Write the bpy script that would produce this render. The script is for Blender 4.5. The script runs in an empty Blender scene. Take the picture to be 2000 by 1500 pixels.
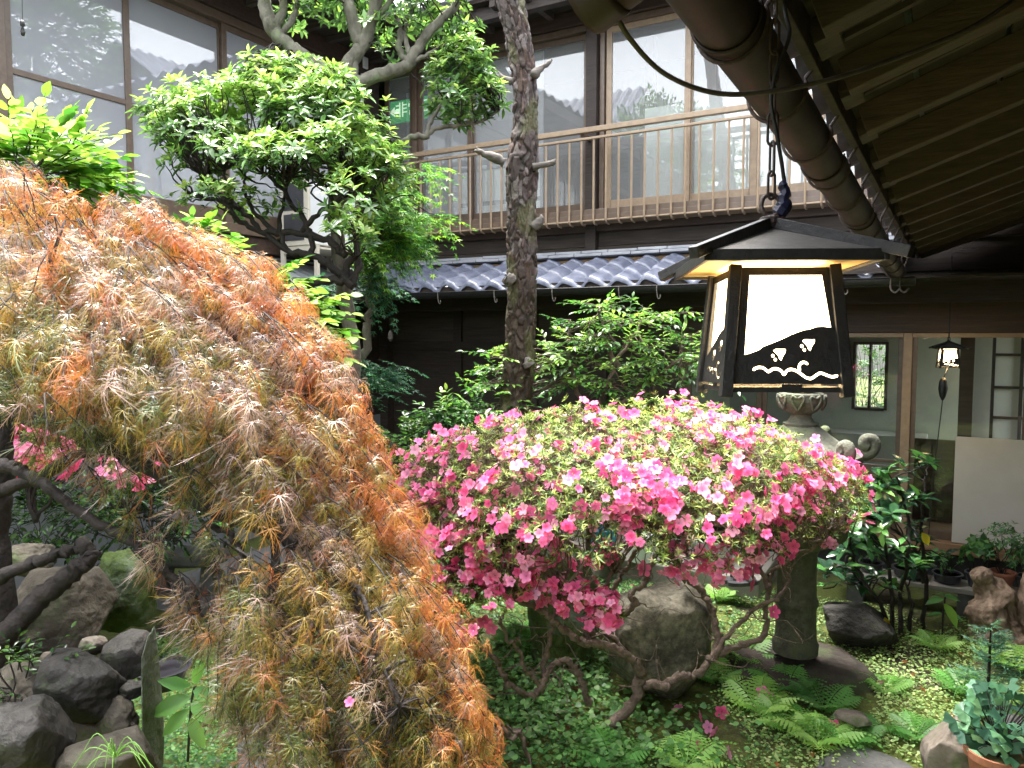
import bpy, math, random
import numpy as np
from mathutils import Vector, Matrix, noise
random.seed(7); RNG = np.random.default_rng(11)
sc = bpy.context.scene
col = sc.collection
# ------------------------------------------------------------------ camera
FPX = 1490.0; PITCH = math.atan(100/FPX); YAW = math.radians(30); CZ = 2.1
cam = bpy.data.objects.new('camera', bpy.data.cameras.new('camera')); col.objects.link(cam)
cam.location = (0, 0, CZ); cam.rotation_euler = (math.pi/2-PITCH, 0, YAW)
cam.data.sensor_width = 36; cam.data.lens = 36*FPX/2000; cam.data.clip_end = 500; cam.data.clip_start = 0.02
sc.camera = cam
# ------------------------------------------------------------------ sky, sun, exposure
SUN_EL, SUN_AZ = math.radians(74), math.radians(-60)     # azimuth from +Y, clockwise
world = bpy.data.worlds.new('World'); sc.world = world; world.use_nodes = True
wn = world.node_tree; bg = wn.nodes['Background']
sky = wn.nodes.new('ShaderNodeTexSky'); sky.sky_type = 'NISHITA'; sky.sun_disc = False
sky.sun_elevation = SUN_EL; sky.sun_rotation = SUN_AZ; sky.air_density = 1.0; sky.dust_density = 4.0
hs = wn.nodes.new('ShaderNodeHueSaturation'); hs.inputs['Saturation'].default_value = 0.22
wn.links.new(sky.outputs['Color'], hs.inputs['Color']); wn.links.new(hs.outputs['Color'], bg.inputs['Color'])
bg.inputs['Strength'].default_value = 0.15
sd = bpy.data.lights.new('sun', 'SUN'); sd.energy = 1.2; sd.angle = math.radians(20); sd.color = (1, .95, .86)
so = bpy.data.objects.new('sun', sd); col.objects.link(so)
sv = Vector((math.sin(SUN_AZ)*math.cos(SUN_EL), math.cos(SUN_AZ)*math.cos(SUN_EL), math.sin(SUN_EL)))
so.rotation_euler = sv.to_track_quat('Z', 'Y').to_euler(); so.location = (0, 0, 20)
sc.view_settings.view_transform = 'Standard'; sc.view_settings.look = 'None'
sc.view_settings.exposure = 3.4; sc.view_settings.gamma = 1
sc.render.engine = 'CYCLES'
cy = sc.cycles
cy.use_denoising = True; cy.max_bounces = 9; cy.diffuse_bounces = 5; cy.glossy_bounces = 4
cy.transparent_max_bounces = 12; cy.transmission_bounces = 6; cy.caustics_reflective = False; cy.caustics_refractive = False
cy.sample_clamp_indirect = 6

# ------------------------------------------------------------------ pixel rays of the 2000x1500 photograph
def ray(u, v):
    x = (u-1000)/FPX; y = (750-v)/FPX
    f = np.array([-math.sin(YAW)*math.cos(PITCH), math.cos(YAW)*math.cos(PITCH), -math.sin(PITCH)])
    r = np.array([math.cos(YAW), math.sin(YAW), 0]); up = np.cross(r, f)
    return f+x*r+y*up
CAM = np.array([0, 0, CZ])
def at(u, v, d): return CAM+ray(u, v)*d
def onz(u, v, z=0.0): d = ray(u, v); return CAM+d*(z-CZ)/d[2]
def ony(u, v, Y): d = ray(u, v); return CAM+d*Y/d[1]
def onx(u, v, X): d = ray(u, v); return CAM+d*X/d[0]
RIGHT = np.array([math.cos(YAW), math.sin(YAW), 0]); FWD = np.array([-math.sin(YAW), math.cos(YAW), 0])
UP = np.array([0, 0, 1.0])
def S(r, g, b):
    f = lambda c: ((c/255+.055)/1.055)**2.4 if c > 10 else c/255/12.92
    return (f(r), f(g), f(b))

# ------------------------------------------------------------------ scene tree helpers
def tag(o, label=None, cat=None, group=None, kind=None):
    if label: o['label'] = label
    if cat: o['category'] = cat
    if group: o['group'] = group
    if kind: o['kind'] = kind
    return o
def thing(name, label, cat, loc=(0, 0, 0), group=None, rot=(0, 0, 0)):
    o = bpy.data.objects.new(name, None); col.objects.link(o); o.empty_display_size = .1
    o.location = [float(c) for c in loc]; o.rotation_euler = rot
    return tag(o, label, cat, group)
def origin(o):
    p = Vector((0, 0, 0))
    while o is not None: p += Vector(o.location); o = o.parent
    return p
def copy_tree(o, parent=None):
    c = o.copy(); col.objects.link(c); c.parent = parent
    for ch in o.children: copy_tree(ch, c)
    return c
def link_mesh(name, me, mat, parent, smooth):
    o = bpy.data.objects.new(name, me); col.objects.link(o)
    if mat is not None: me.materials.append(mat)
    if parent is not None: o.parent = parent
    if smooth: me.polygons.foreach_set('use_smooth', np.ones(len(me.polygons), dtype=bool))
    return o
def np_mesh(name, V, flat, tot, mat, parent=None, smooth=False, colors=None, local=False):
    V = np.asarray(V, dtype=np.float64).reshape(-1, 3)
    if parent is not None and not local: V = V-np.array(origin(parent))
    flat = np.asarray(flat, dtype=np.int32); tot = np.asarray(tot, dtype=np.int32)
    me = bpy.data.meshes.new(name)
    me.vertices.add(len(V)); me.vertices.foreach_set('co', V.astype(np.float32).ravel())
    me.loops.add(len(flat)); me.loops.foreach_set('vertex_index', flat)
    me.polygons.add(len(tot))
    me.polygons.foreach_set('loop_start', np.concatenate([[0], np.cumsum(tot)[:-1]]).astype(np.int32))
    me.polygons.foreach_set('loop_total', tot)
    me.update(calc_edges=True); me.validate()
    if colors is not None:
        a = me.color_attributes.new('Col', 'FLOAT_COLOR', 'POINT')
        c = np.ones((len(V), 4), dtype=np.float32); c[:, :3] = colors
        a.data.foreach_set('color', c.ravel())
    return link_mesh(name, me, mat, parent, smooth)

class MB:
    def __init__(s): s.v = []; s.f = []
    def add(s, V, F):
        n = len(s.v); s.v += [tuple(map(float, p)) for p in V]; s.f += [tuple(i+n for i in f) for f in F]; return s
    def box(s, c, d, rz=0.0, M=None):
        h = np.array(d)/2
        V = [(x*h[0], y*h[1], z*h[2]) for z in (-1, 1) for y in (-1, 1) for x in (-1, 1)]
        R = M if M is not None else Matrix.Rotation(rz, 3, 'Z')
        V = [R @ Vector(p)+Vector(c) for p in V]
        return s.add(V, [(0, 2, 3, 1), (4, 5, 7, 6), (0, 1, 5, 4), (2, 6, 7, 3), (0, 4, 6, 2), (1, 3, 7, 5)])
    def bx(s, x0, x1, y0, y1, z0, z1):
        return s.box(((x0+x1)/2, (y0+y1)/2, (z0+z1)/2), (abs(x1-x0), abs(y1-y0), abs(z1-z0)))
    def bar(s, a, b, w, h, up=(0, 0, 1)):
        a, b = Vector(a), Vector(b); x = (b-a); L = x.length; x.normalize()
        z = Vector(up)-x*x.dot(Vector(up)); z.normalize(); y = z.cross(x)
        M = Matrix((x, y, z)).transposed()
        return s.box((a+b)/2, (L, w, h), M=M)
    def tube(s, pts, rad, n=8, cap=True, closed=False):
        P = [Vector(p) for p in pts]; m = len(P)
        R = [rad]*m if np.isscalar(rad) else list(rad)
        T = []
        for i in range(m):
            if closed: t = P[(i+1) % m]-P[i-1]
            else: t = P[min(i+1, m-1)]-P[max(i-1, 0)]
            T.append(t.normalized() if t.length > 1e-9 else Vector((0, 0, 1)))
        u = T[0].orthogonal().normalized(); V = []
        for i in range(m):
            u = (u-T[i]*u.dot(T[i]))
            u = u.normalized() if u.length > 1e-6 else T[i].orthogonal().normalized()
            w = T[i].cross(u)
            for k in range(n):
                a = 2*math.pi*k/n; V.append(P[i]+(u*math.cos(a)+w*math.sin(a))*R[i])
        F = []
        for i in range(m if closed else m-1):
            j = (i+1) % m
            for k in range(n):
                k2 = (k+1) % n; F.append((i*n+k, i*n+k2, j*n+k2, j*n+k))
        if cap and not closed: F.append(tuple(range(n-1, -1, -1))); F.append(tuple((m-1)*n+k for k in range(n)))
        return s.add(V, F)
    def lathe(s, prof, n=32, c=(0, 0, 0), wob=None):
        V = []
        for i, (r, z) in enumerate(prof):
            for k in range(n):
                a = 2*math.pi*k/n; rr = r*(1+(wob(a, i) if wob else 0))
                V.append((c[0]+rr*math.cos(a), c[1]+rr*math.sin(a), c[2]+z))
        F = [(i*n+k, i*n+(k+1) % n, (i+1)*n+(k+1) % n, (i+1)*n+k) for i in range(len(prof)-1) for k in range(n)]
        F.append(tuple(range(n-1, -1, -1))); F.append(tuple((len(prof)-1)*n+k for k in range(n)))
        return s.add(V, F)
    def grid(s, fn, nu, nv):
        V = [fn(i/(nu-1), j/(nv-1)) for j in range(nv) for i in range(nu)]
        return s.add(V, [(j*nu+i, j*nu+i+1, (j+1)*nu+i+1, (j+1)*nu+i) for j in range(nv-1) for i in range(nu-1)])
    def build(s, name, mat, parent=None, smooth=False, local=False, bevel=0):
        V = np.array(s.v)
        if parent is not None and not local: V = V-np.array(origin(parent))
        me = bpy.data.meshes.new(name); me.from_pydata(V.tolist(), [], s.f); me.update()
        o = link_mesh(name, me, mat, parent, smooth)
        if bevel:
            b = o.modifiers.new('bevel', 'BEVEL'); b.width = bevel; b.segments = 2; b.limit_method = 'ANGLE'
        return o
def smooth_path(pts, k=5, jit=0.0):
    P = np.array(pts, dtype=float); n = len(P); out = []
    for i in range(n-1):
        p0, p1, p2, p3 = P[max(i-1, 0)], P[i], P[i+1], P[min(i+2, n-1)]
        for j in range(k):
            t = j/k
            out.append(.5*((2*p1)+(-p0+p2)*t+(2*p0-5*p1+4*p2-p3)*t*t+(-p0+3*p1-3*p2+p3)*t**3))
    out.append(P[-1]); out = np.array(out)
    if jit: out[1:-1] += RNG.normal(0, jit, (len(out)-2, 3))
    return out
def rad_path(r0, r1, n, p=1.0): return [r0+(r1-r0)*(i/(n-1))**p for i in range(n)]
def norm(a): return a/np.maximum(np.linalg.norm(a, axis=-1, keepdims=True), 1e-9)

# ------------------------------------------------------------------ materials
def nd(nt, t, **kw):
    n = nt.nodes.new(t)
    for k, v in kw.items(): setattr(n, k, v)
    return n
def pm(name, c1, c2, scale=6, rough=.6, bump=.2, stretch=(1, 1, 1), metal=0, spec=.5, detail=6, bscale=None, c3=None, s3=2.0, t3=.55):
    m = bpy.data.materials.new(name); m.use_nodes = True; nt = m.node_tree; b = nt.nodes['Principled BSDF']
    tc = nd(nt, 'ShaderNodeTexCoord'); mp = nd(nt, 'ShaderNodeMapping'); mp.inputs['Scale'].default_value = stretch
    nt.links.new(tc.outputs['Object'], mp.inputs['Vector'])
    nz = nd(nt, 'ShaderNodeTexNoise'); nz.inputs['Scale'].default_value = scale; nz.inputs['Detail'].default_value = detail
    nz.inputs['Roughness'].default_value = .65
    nt.links.new(mp.outputs['Vector'], nz.inputs['Vector'])
    rp = nd(nt, 'ShaderNodeValToRGB'); rp.color_ramp.elements[0].position = .32; rp.color_ramp.elements[1].position = .68
    rp.color_ramp.elements[0].color = (*c1, 1); rp.color_ramp.elements[1].color = (*c2, 1)
    nt.links.new(nz.outputs['Fac'], rp.inputs['Fac']); out = rp.outputs['Color']
    if c3 is not None:      # patches of growth or stain with a shape of their own
        n3 = nd(nt, 'ShaderNodeTexNoise'); n3.inputs['Scale'].default_value = s3; n3.inputs['Detail'].default_value = 8; n3.inputs['Roughness'].default_value = .7
        nt.links.new(tc.outputs['Object'], n3.inputs['Vector'])
        r3 = nd(nt, 'ShaderNodeValToRGB'); r3.color_ramp.elements[0].position = t3-.06; r3.color_ramp.elements[1].position = t3+.06
        nt.links.new(n3.outputs['Fac'], r3.inputs['Fac'])
        mx = nd(nt, 'ShaderNodeMix', data_type='RGBA'); nt.links.new(r3.outputs['Color'], mx.inputs[0])
        nt.links.new(out, mx.inputs[6]); mx.inputs[7].default_value = (*c3, 1); out = mx.outputs[2]
    nt.links.new(out, b.inputs['Base Color'])
    b.inputs['Roughness'].default_value = rough; b.inputs['Metallic'].default_value = metal; b.inputs['Specular IOR Level'].default_value = spec
    if bump:
        bp = nd(nt, 'ShaderNodeBump'); bp.inputs['Strength'].default_value = bump; bp.inputs['Distance'].default_value = .02
        src = nz
        if bscale:
            src = nd(nt, 'ShaderNodeTexNoise'); src.inputs['Scale'].default_value = bscale; src.inputs['Detail'].default_value = 8
            nt.links.new(mp.outputs['Vector'], src.inputs['Vector'])
        nt.links.new(src.outputs['Fac'], bp.inputs['Height']); nt.links.new(bp.outputs['Normal'], b.inputs['Normal'])
    return m
def leafmat(name, trans=.35, rough=.38, spec=.5, tint=(1.0, 1.0, .72)):
    m = bpy.data.materials.new(name); m.use_nodes = True; nt = m.node_tree; b = nt.nodes['Principled BSDF']
    at_ = nd(nt, 'ShaderNodeAttribute', attribute_name='Col')
    nt.links.new(at_.outputs['Color'], b.inputs['Base Color']); b.inputs['Roughness'].default_value = rough; b.inputs['Specular IOR Level'].default_value = spec
    tr = nd(nt, 'ShaderNodeBsdfTranslucent'); mu = nd(nt, 'ShaderNodeMix', data_type='RGBA', blend_type='MULTIPLY')
    mu.inputs[0].default_value = 1; mu.inputs[7].default_value = (tint[0]*1.25, tint[1]*1.25, tint[2]*1.25, 1)
    nt.links.new(at_.outputs['Color'], mu.inputs[6]); nt.links.new(mu.outputs[2], tr.inputs['Color'])
    mx = nd(nt, 'ShaderNodeMixShader'); mx.inputs[0].default_value = trans
    nt.links.new(b.outputs[0], mx.inputs[1]); nt.links.new(tr.outputs[0], mx.inputs[2])
    nt.links.new(mx.outputs[0], nt.nodes['Material Output'].inputs['Surface'])
    return m
def vcol(name, rough=.8, spec=.3, bump=.3, bscale=60):
    m = bpy.data.materials.new(name); m.use_nodes = True; nt = m.node_tree; b = nt.nodes['Principled BSDF']
    a = nd(nt, 'ShaderNodeAttribute', attribute_name='Col'); tc = nd(nt, 'ShaderNodeTexCoord')
    nz = nd(nt, 'ShaderNodeTexNoise'); nz.inputs['Scale'].default_value = bscale; nz.inputs['Detail'].default_value = 6
    nt.links.new(tc.outputs['Object'], nz.inputs['Vector'])
    mr = nd(nt, 'ShaderNodeMapRange'); mr.inputs[1].default_value = .3; mr.inputs[2].default_value = .7; mr.inputs[3].default_value = .65; mr.inputs[4].default_value = 1.3
    nt.links.new(nz.outputs['Fac'], mr.inputs[0])
    mu = nd(nt, 'ShaderNodeMix', data_type='RGBA', blend_type='MULTIPLY'); mu.inputs[0].default_value = 1
    nt.links.new(a.outputs['Color'], mu.inputs[6]); nt.links.new(mr.outputs[0], mu.inputs[7])
    nt.links.new(mu.outputs[2], b.inputs['Base Color']); b.inputs['Roughness'].default_value = rough; b.inputs['Specular IOR Level'].default_value = spec
    bp = nd(nt, 'ShaderNodeBump'); bp.inputs['Strength'].default_value = bump; bp.inputs['Distance'].default_value = .01
    nt.links.new(nz.outputs['Fac'], bp.inputs['Height']); nt.links.new(bp.outputs['Normal'], b.inputs['Normal'])
    return m
def glassmat(name, ior=1.5, tint=(.93, .95, .94), rough=0.0, haze=0.0, fcol=(.5, .5, .53)):
    m = bpy.data.materials.new(name); m.use_nodes = True; nt = m.node_tree
    fr = nd(nt, 'ShaderNodeFresnel'); ge = nd(nt, 'ShaderNodeNewGeometry'); mi = nd(nt, 'ShaderNodeMix'); mi.inputs[2].default_value = ior; mi.inputs[3].default_value = 1/ior
    nt.links.new(ge.outputs['Backfacing'], mi.inputs[0]); nt.links.new(mi.outputs[0], fr.inputs['IOR'])      # both faces of the thin pane reflect alike
    gl = nd(nt, 'ShaderNodeBsdfGlossy'); gl.inputs['Roughness'].default_value = rough
    tc = nd(nt, 'ShaderNodeTexCoord'); nz = nd(nt, 'ShaderNodeTexNoise'); nz.inputs['Scale'].default_value = 1.4; nz.inputs['Detail'].default_value = 1
    nt.links.new(tc.outputs['Object'], nz.inputs['Vector'])
    bp = nd(nt, 'ShaderNodeBump'); bp.inputs['Strength'].default_value = .05 if not haze or haze < .3 else .004; bp.inputs['Distance'].default_value = .02
    nt.links.new(nz.outputs['Fac'], bp.inputs['Height']); nt.links.new(bp.outputs['Normal'], gl.inputs['Normal'])
    tr = nd(nt, 'ShaderNodeBsdfTransparent'); tr.inputs['Color'].default_value = (*tint, 1)
    if haze:
        df = nd(nt, 'ShaderNodeBsdfDiffuse'); df.inputs['Color'].default_value = (*fcol, 1); m0 = nd(nt, 'ShaderNodeMixShader'); m0.inputs[0].default_value = haze
        nt.links.new(tr.outputs[0], m0.inputs[1]); nt.links.new(df.outputs[0], m0.inputs[2]); tr = m0
    mx = nd(nt, 'ShaderNodeMixShader'); nt.links.new(fr.outputs[0], mx.inputs[0]); nt.links.new(tr.outputs[0], mx.inputs[1]); nt.links.new(gl.outputs[0], mx.inputs[2])
    nt.links.new(mx.outputs[0], nt.nodes['Material Output'].inputs['Surface'])
    return m
def emat(name, c, s):
    m = bpy.data.materials.new(name); m.use_nodes = True; b = m.node_tree.nodes['Principled BSDF']
    b.inputs['Base Color'].default_value = ((.8, .75, .65, 1) if s > .5 else (*c, 1)); b.inputs['Emission Color'].default_value = (*c, 1); b.inputs['Emission Strength'].default_value = s
    return m
GR = (1, 1, 1)
M_darkwood = pm('dark_wood', (.018, .012, .009), (.045, .031, .023), 5, .65, .25, (1, 6, 10))
M_board = pm('weathered_board', (.030, .022, .017), (.075, .056, .044), 4, .7, .3, (.6, 6, 9))
M_redwood = pm('reddish_beam', (.030, .017, .011), (.07, .040, .026), 4, .55, .2, (.5, 5, 8))
M_rafter = pm('rafter_wood', (.040, .027, .017), (.080, .055, .036), 5, .65, .3, (1, 8, 8))
M_sarking = pm('sarking_board', (.017, .012, .008), (.038, .026, .017), 4, .85, .3, (1, 9, 4))
M_bronze = pm('bronze_aluminium', (.10, .066, .044), (.145, .10, .068), 20, .38, .04, spec=.6)
M_bronze2 = pm('pale_bronze', (.27, .19, .12), (.36, .26, .165), 20, .4, .04, spec=.6)
M_tile = pm('grey_roof_tile', (.060, .070, .105), (.16, .175, .23), 14, .40, .25, spec=.6, c3=(.13, .14, .09), s3=5, t3=.66)
M_noshi = pm('flat_ridge_tile', (.20, .21, .23), (.33, .34, .36), 5, .5, .15)
M_clay = pm('clay_bedding', (.16, .10, .05), (.26, .17, .09), 20, .9, .4)
M_gutter = pm('brown_gutter', (.015, .009, .006), (.034, .021, .014), 9, .55, .08, spec=.35)
M_blackmetal = pm('black_iron', (.008, .008, .009), (.02, .019, .018), 60, .5, .25, spec=.5)
M_rust = pm('rusty_iron', (.02, .013, .011), (.06, .035, .026), 60, .6, .4)
M_lroof = pm('lantern_roof_sheet', (.09, .086, .08), (.14, .134, .124), 50, .45, .15)
M_under = pm('lantern_underside', (.34, .22, .085), (.50, .34, .14), 18, .6, .15)  # warm lamp glow put into the colour of the eave underside
M_dplaster = pm('dark_plaster', (.075, .068, .058), (.125, .115, .10), 4, .9, .06)  # plaster darkened to a dull grey-brown
M_paper = emat('lit_lantern_paper', (1, .74, .40), 1.9)
M_plaster = pm('white_plaster', (.52, .51, .48), (.66, .65, .61), 4, .9, .06)
M_plaster2 = pm('grey_plaster', (.15, .16, .17), (.22, .23, .24), 4, .9, .06)
M_screen = pm('grey_screen', (.36, .36, .385), (.46, .46, .48), 3, .8, .02, (1, 1, .3))
M_shoji = pm('shoji_paper', (.74, .75, .73), (.82, .83, .81), 3, .8, .03)
M_beige = pm('beige_panel', (.56, .53, .46), (.64, .61, .54), 3, .55, .03)
M_greenwall = pm('pale_tiled_wall', (.33, .36, .32), (.42, .45, .40), 3, .5, .03)
M_floorw = pm('corridor_floor', (.16, .10, .055), (.24, .15, .085), 4, .35, .1, (1, 7, 1))
M_glass = glassmat('window_glass', 1.9, haze=.15, fcol=(.82, .81, .80))  # pale diffuse veil mixed into clear panes so they look brighter
M_glassf = glassmat('filmed_glass', 2.0, haze=.36, fcol=(.66, .66, .71))
M_glass2 = glassmat('door_glass', 1.42, (.9, .93, .9))
M_stone = pm('lantern_stone', (.060, .062, .045), (.145, .148, .11), 14, .9, .5, bscale=70, c3=(.09, .11, .05), s3=3.5, t3=.58)
M_rock1 = pm('brown_rock', (.030, .025, .018), (.105, .090, .068), 9, .9, 1.0, detail=12, bscale=22, c3=(.05, .075, .02), s3=4, t3=.60)
M_rock2 = pm('dark_rock', (.012, .011, .010), (.040, .036, .031), 9, .75, 1.0, detail=12, bscale=24, c3=(.045, .06, .022), s3=5, t3=.63)
M_rock3 = pm('mossy_rock', (.035, .06, .012), (.085, .125, .025), 7, .95, .8, bscale=40, c3=(.13, .17, .12), s3=4, t3=.55)
M_rock4 = pm('pale_rock', (.10, .08, .062), (.21, .18, .15), 8, .85, .5, bscale=22, c3=(.085, .10, .045), s3=5, t3=.56)
M_boulder = pm('speckled_boulder', (.07, .065, .05), (.27, .25, .19), 26, .9, .8, bscale=20, c3=(.05, .048, .036), s3=3, t3=.56)
M_lichen = pm('lichen_slab', (.07, .085, .06), (.19, .22, .17), 12, .9, .8, bscale=30, c3=(.06, .08, .03), s3=6, t3=.55)
M_slab = pm('grey_slab', (.06, .062, .06), (.115, .115, .108), 8, .8, .4, bscale=30, c3=(.10, .13, .06), s3=4, t3=.64)
M_base = pm('base_rock', (.022, .018, .016), (.075, .056, .046), 9, .9, 1.0, detail=12, bscale=22, c3=(.055, .075, .03), s3=4, t3=.6)
M_soil = pm('mossy_soil', (.020, .015, .010), (.055, .044, .027), 14, .95, .8, bscale=45, c3=(.085, .105, .018), s3=1.6, t3=.46)
M_moss = pm('yellow_moss', (.10, .12, .010), (.19, .21, .022), 22, .95, .9, bscale=90)
M_path = pm('concrete_path', (.09, .095, .095), (.15, .155, .152), 5, .8, .25)
M_step = pm('stone_step', (.17, .155, .13), (.26, .245, .21), 5, .8, .25)
M_terra = pm('terracotta', (.24, .085, .045), (.36, .145, .08), 9, .75, .15)
M_glaze = pm('dark_glaze', (.022, .022, .03), (.05, .05, .06), 9, .3, .08)
M_white = pm('white_enamel', (.68, .69, .68), (.78, .79, .78), 4, .4, .02)
M_cream = pm('cream_metal', (.58, .53, .42), (.66, .61, .50), 4, .5, .02)
M_dgrey = pm('dark_grey_plastic', (.03, .03, .035), (.05, .05, .055), 9, .5, .05)
M_blue = pm('blue_plastic', (.02, .22, .36), (.035, .30, .45), 9, .4, .03)
M_navy = pm('navy_tape', (.010, .012, .035), (.022, .026, .07), 30, .4, .3)
M_cord = pm('grey_brown_cord', (.05, .043, .036), (.09, .078, .066), 30, .6, .1)
M_bark = vcol('pine_bark'); M_barkg = pm('pale_smooth_bark', (.06, .054, .040), (.175, .162, .128), 16, .9, .8, (1, 1, .5), detail=10, bscale=34, c3=(.13, .155, .085), s3=4, t3=.60)
M_barkd = pm('dark_branch_bark', (.008, .006, .005), (.028, .020, .016), 20, .8, .5, bscale=50)
M_barkb = pm('brown_branch_bark', (.075, .052, .040), (.19, .14, .11), 22, .85, .6, bscale=60)
M_stub = pm('grey_dead_wood', (.06, .052, .045), (.17, .15, .13), 14, .85, .5, (1, 1, 4))
M_drift = pm('bleached_driftwood', (.10, .062, .04), (.33, .235, .16), 11, .75, .8, (2, 2, .8), bscale=18, c3=(.10, .062, .04), s3=5, t3=.6)
L_gloss = leafmat('glossy_leaf', .38, .27, .6); L_soft = leafmat('soft_leaf', .42, .45, .4)
L_red = leafmat('lace_maple_leaf', .30, .22, 1.0, (1.08, .88, .55)); L_pet = leafmat('petal', .38, .55, .25, (1.05, .75, .9))
L_dark = leafmat('aucuba_leaf', .2, .22, .7); L_far = leafmat('far_leaf', .3, .5, .3)

# ------------------------------------------------------------------ leaf shapes: x along leaf, y across, z normal
def tmpl(V, F): return np.array(V, float), [tuple(f) for f in F]
def ovate(w=.42, fold=.07, droop=.16):
    xs = [0, .22, .5, .78, 1]; ws = [.02, .75, 1, .62, .0]; V = []; F = []
    for x, k in zip(xs, ws):
        z = -droop*x*x; V += [(x, -w/2*k, z+fold*k), (x, 0, z), (x, w/2*k, z+fold*k)]
    for i in range(4):
        a = i*3; F += [(a, a+1, a+4, a+3), (a+1, a+2, a+5, a+4)]
    return tmpl(V, F)
def lite(w=.4, fold=.08, droop=.1):
    V = [(0, 0, 0), (.45, -w/2, fold), (1, 0, -droop), (.45, w/2, fold), (.45, 0, -droop*.2)]
    return tmpl(V, [(0, 1, 4), (1, 2, 4), (2, 3, 4), (3, 0, 4)])
def lace(seed=0):
    V = []; F = []; rl = random.Random(seed)
    angs = [-100, -66, -33, 0, 33, 66, 100]; lens = [.5, .76, .95, 1.0, .95, .76, .5]
    for a, L in zip(angs, lens):
        a = math.radians(a+rl.uniform(-12, 12)); c, s_ = math.cos(a), math.sin(a); L *= rl.uniform(.75, 1.2); bend = rl.uniform(-.28, .28); dr = rl.uniform(.45, 1.15)
        def P(x, y):
            y = y+bend*x*x; X = x*c-y*s_; Y = x*s_+y*c; r = math.hypot(X, Y)
            return (X, Y, -dr*r*r+.10*math.sin(r*5))
        n = len(V); st = [0, .28, .55, .8, 1.0]; wd = [.007, .014, .016, .012, .0]
        for x, w in zip(st, wd): V += [P(x*L, -w*L), P(x*L, w*L)]
        for i in range(4): F.append((n+2*i, n+2*i+2, n+2*i+3, n+2*i+1))
        for j, x in enumerate((.3, .47, .63, .78)):
            l = (.26, .26, .20, .13)[j]*L; w = .019*L
            for sg in (-1, 1):
                k = len(V); V += [P(x*L-w*.55, sg*.022*L), P(x*L+w*.75, sg*.022*L), P(x*L+l*.82, sg*(.022*L+l*.55))]
                F.append((k, k+1, k+2) if sg < 0 else (k, k+2, k+1))
    return tmpl(V, F)
def palm(n=5):
    V = []; F = []
    for a, L in zip([-100, -50, 0, 50, 100] if n == 5 else [-70, 0, 70], [.6, .9, 1, .9, .6] if n == 5 else [.8, 1, .8]):
        a = math.radians(a); c, s_ = math.cos(a), math.sin(a); k = len(V)
        for x, y, z in ((0, 0, 0), (.4*L, -.11*L, .01), (L, 0, -.14*L), (.4*L, .11*L, .01)): V.append((x*c-y*s_, x*s_+y*c, z))
        F.append((k, k+1, k+2, k+3))
    return tmpl(V, F)
def flower():
    V = []; F = []; Cc = []
    for p in range(5):
        a0 = 2*math.pi*p/5
        prof = [(.06, .0, .05), (.34, .30, .20), (.68, .42, .33), (.95, .27, .36), (1.06, .06, .30)]
        k = len(V)
        for r, hw, z in prof:
            for sgn in (-1, 0, 1):
                y = hw*sgn; zz = z+(.05 if sgn == 0 else 0)*-1
                V.append((r*math.cos(a0)-y*math.sin(a0), r*math.sin(a0)+y*math.cos(a0), zz)); Cc.append(r)
        for i in range(4):
            a = k+i*3; F += [(a, a+1, a+4, a+3), (a+1, a+2, a+5, a+4)]
    for s_ in range(4):
        a = s_*1.5+.4; k = len(V)
        V += [(.02*math.cos(a), .02*math.sin(a), .06), (.02*math.cos(a+2), .02*math.sin(a+2), .06), (.22*math.cos(a), .22*math.sin(a), .62)]; Cc += [.9]*3
        F.append((k, k+1, k+2))
    return np.array(V, float), F, np.array(Cc)
def frond(n=15):
    V = []; F = []
    prev = None
    for i in range(n+1):
        t = i/n; z = .28*math.sin(t*2.2)-.25*t*t; x = t*.95; k = len(V)
        V += [(x, -.008*(1-t)-.002, z), (x, .008*(1-t)+.002, z)]
        if prev is not None: F.append((prev, k, k+1, prev+1))
        prev = k
        if i >= 2 and i < n:
            L = .27*math.sin(min(1, (t*1.25+.08))*math.pi)**.75*(1 if t < .8 else .9)+.02
            for sg in (-1, 1):
                for part in range(3):       # toothed pinna: three little leaflets each side
                    q = .18+.30*part; k = len(V); w = .030*(1-.25*part)
                    bx_, by = x+.25*L*q, sg*L*q
                    V += [(bx_-w, by-sg*.15*L, z-.02-.10*L*q), (bx_+w, by-sg*.12*L, z-.02-.1*L*q), (bx_+w*.8+.10*L, by+sg*.34*L, z-.035-.16*L), (bx_-w*.3, by+sg*.2*L, z-.03-.14*L)]
                    F.append((k, k+1, k+2, k+3) if sg < 0 else (k, k+3, k+2, k+1))
    return tmpl(V, F)
def fan():
    V = [(0, 0, 0)]; F = []
    n = 9
    for i in range(n):
        a = math.radians(-72+144*i/(n-1)); r = 1-.06*((i*7) % 3)-(.28 if i == 4 else 0)
        V.append((r*math.cos(a), r*math.sin(a)*.95, .1*math.sin(i*1.9)-.08))
    for i in range(n-1): F.append((0, i+1, i+2))
    return tmpl(V, F)
def heart():
    V = [(0, 0, 0), (.12, -.36, .04), (.5, -.42, .05), (1, 0, -.12), (.5, .42, .05), (.12, .36, .04), (.5, 0, 0)]
    return tmpl(V, [(0, 1, 2, 6), (6, 2, 3), (6, 3, 4), (0, 6, 4, 5)])
T_LACES = [lace(s_) for s_ in range(6)]
T_OV, T_LITE, T_LACE, T_PALM, T_FROND, T_FAN, T_HEART = ovate(), lite(), lace(), palm(), frond(), fan(), heart()
T_ROUND = ovate(.62, .05, .12); T_AUC = ovate(.46, .06, .3); T_NARROW = lite(.26, .05, .1); T_LONG = ovate(.30, .05, .22)

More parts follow.
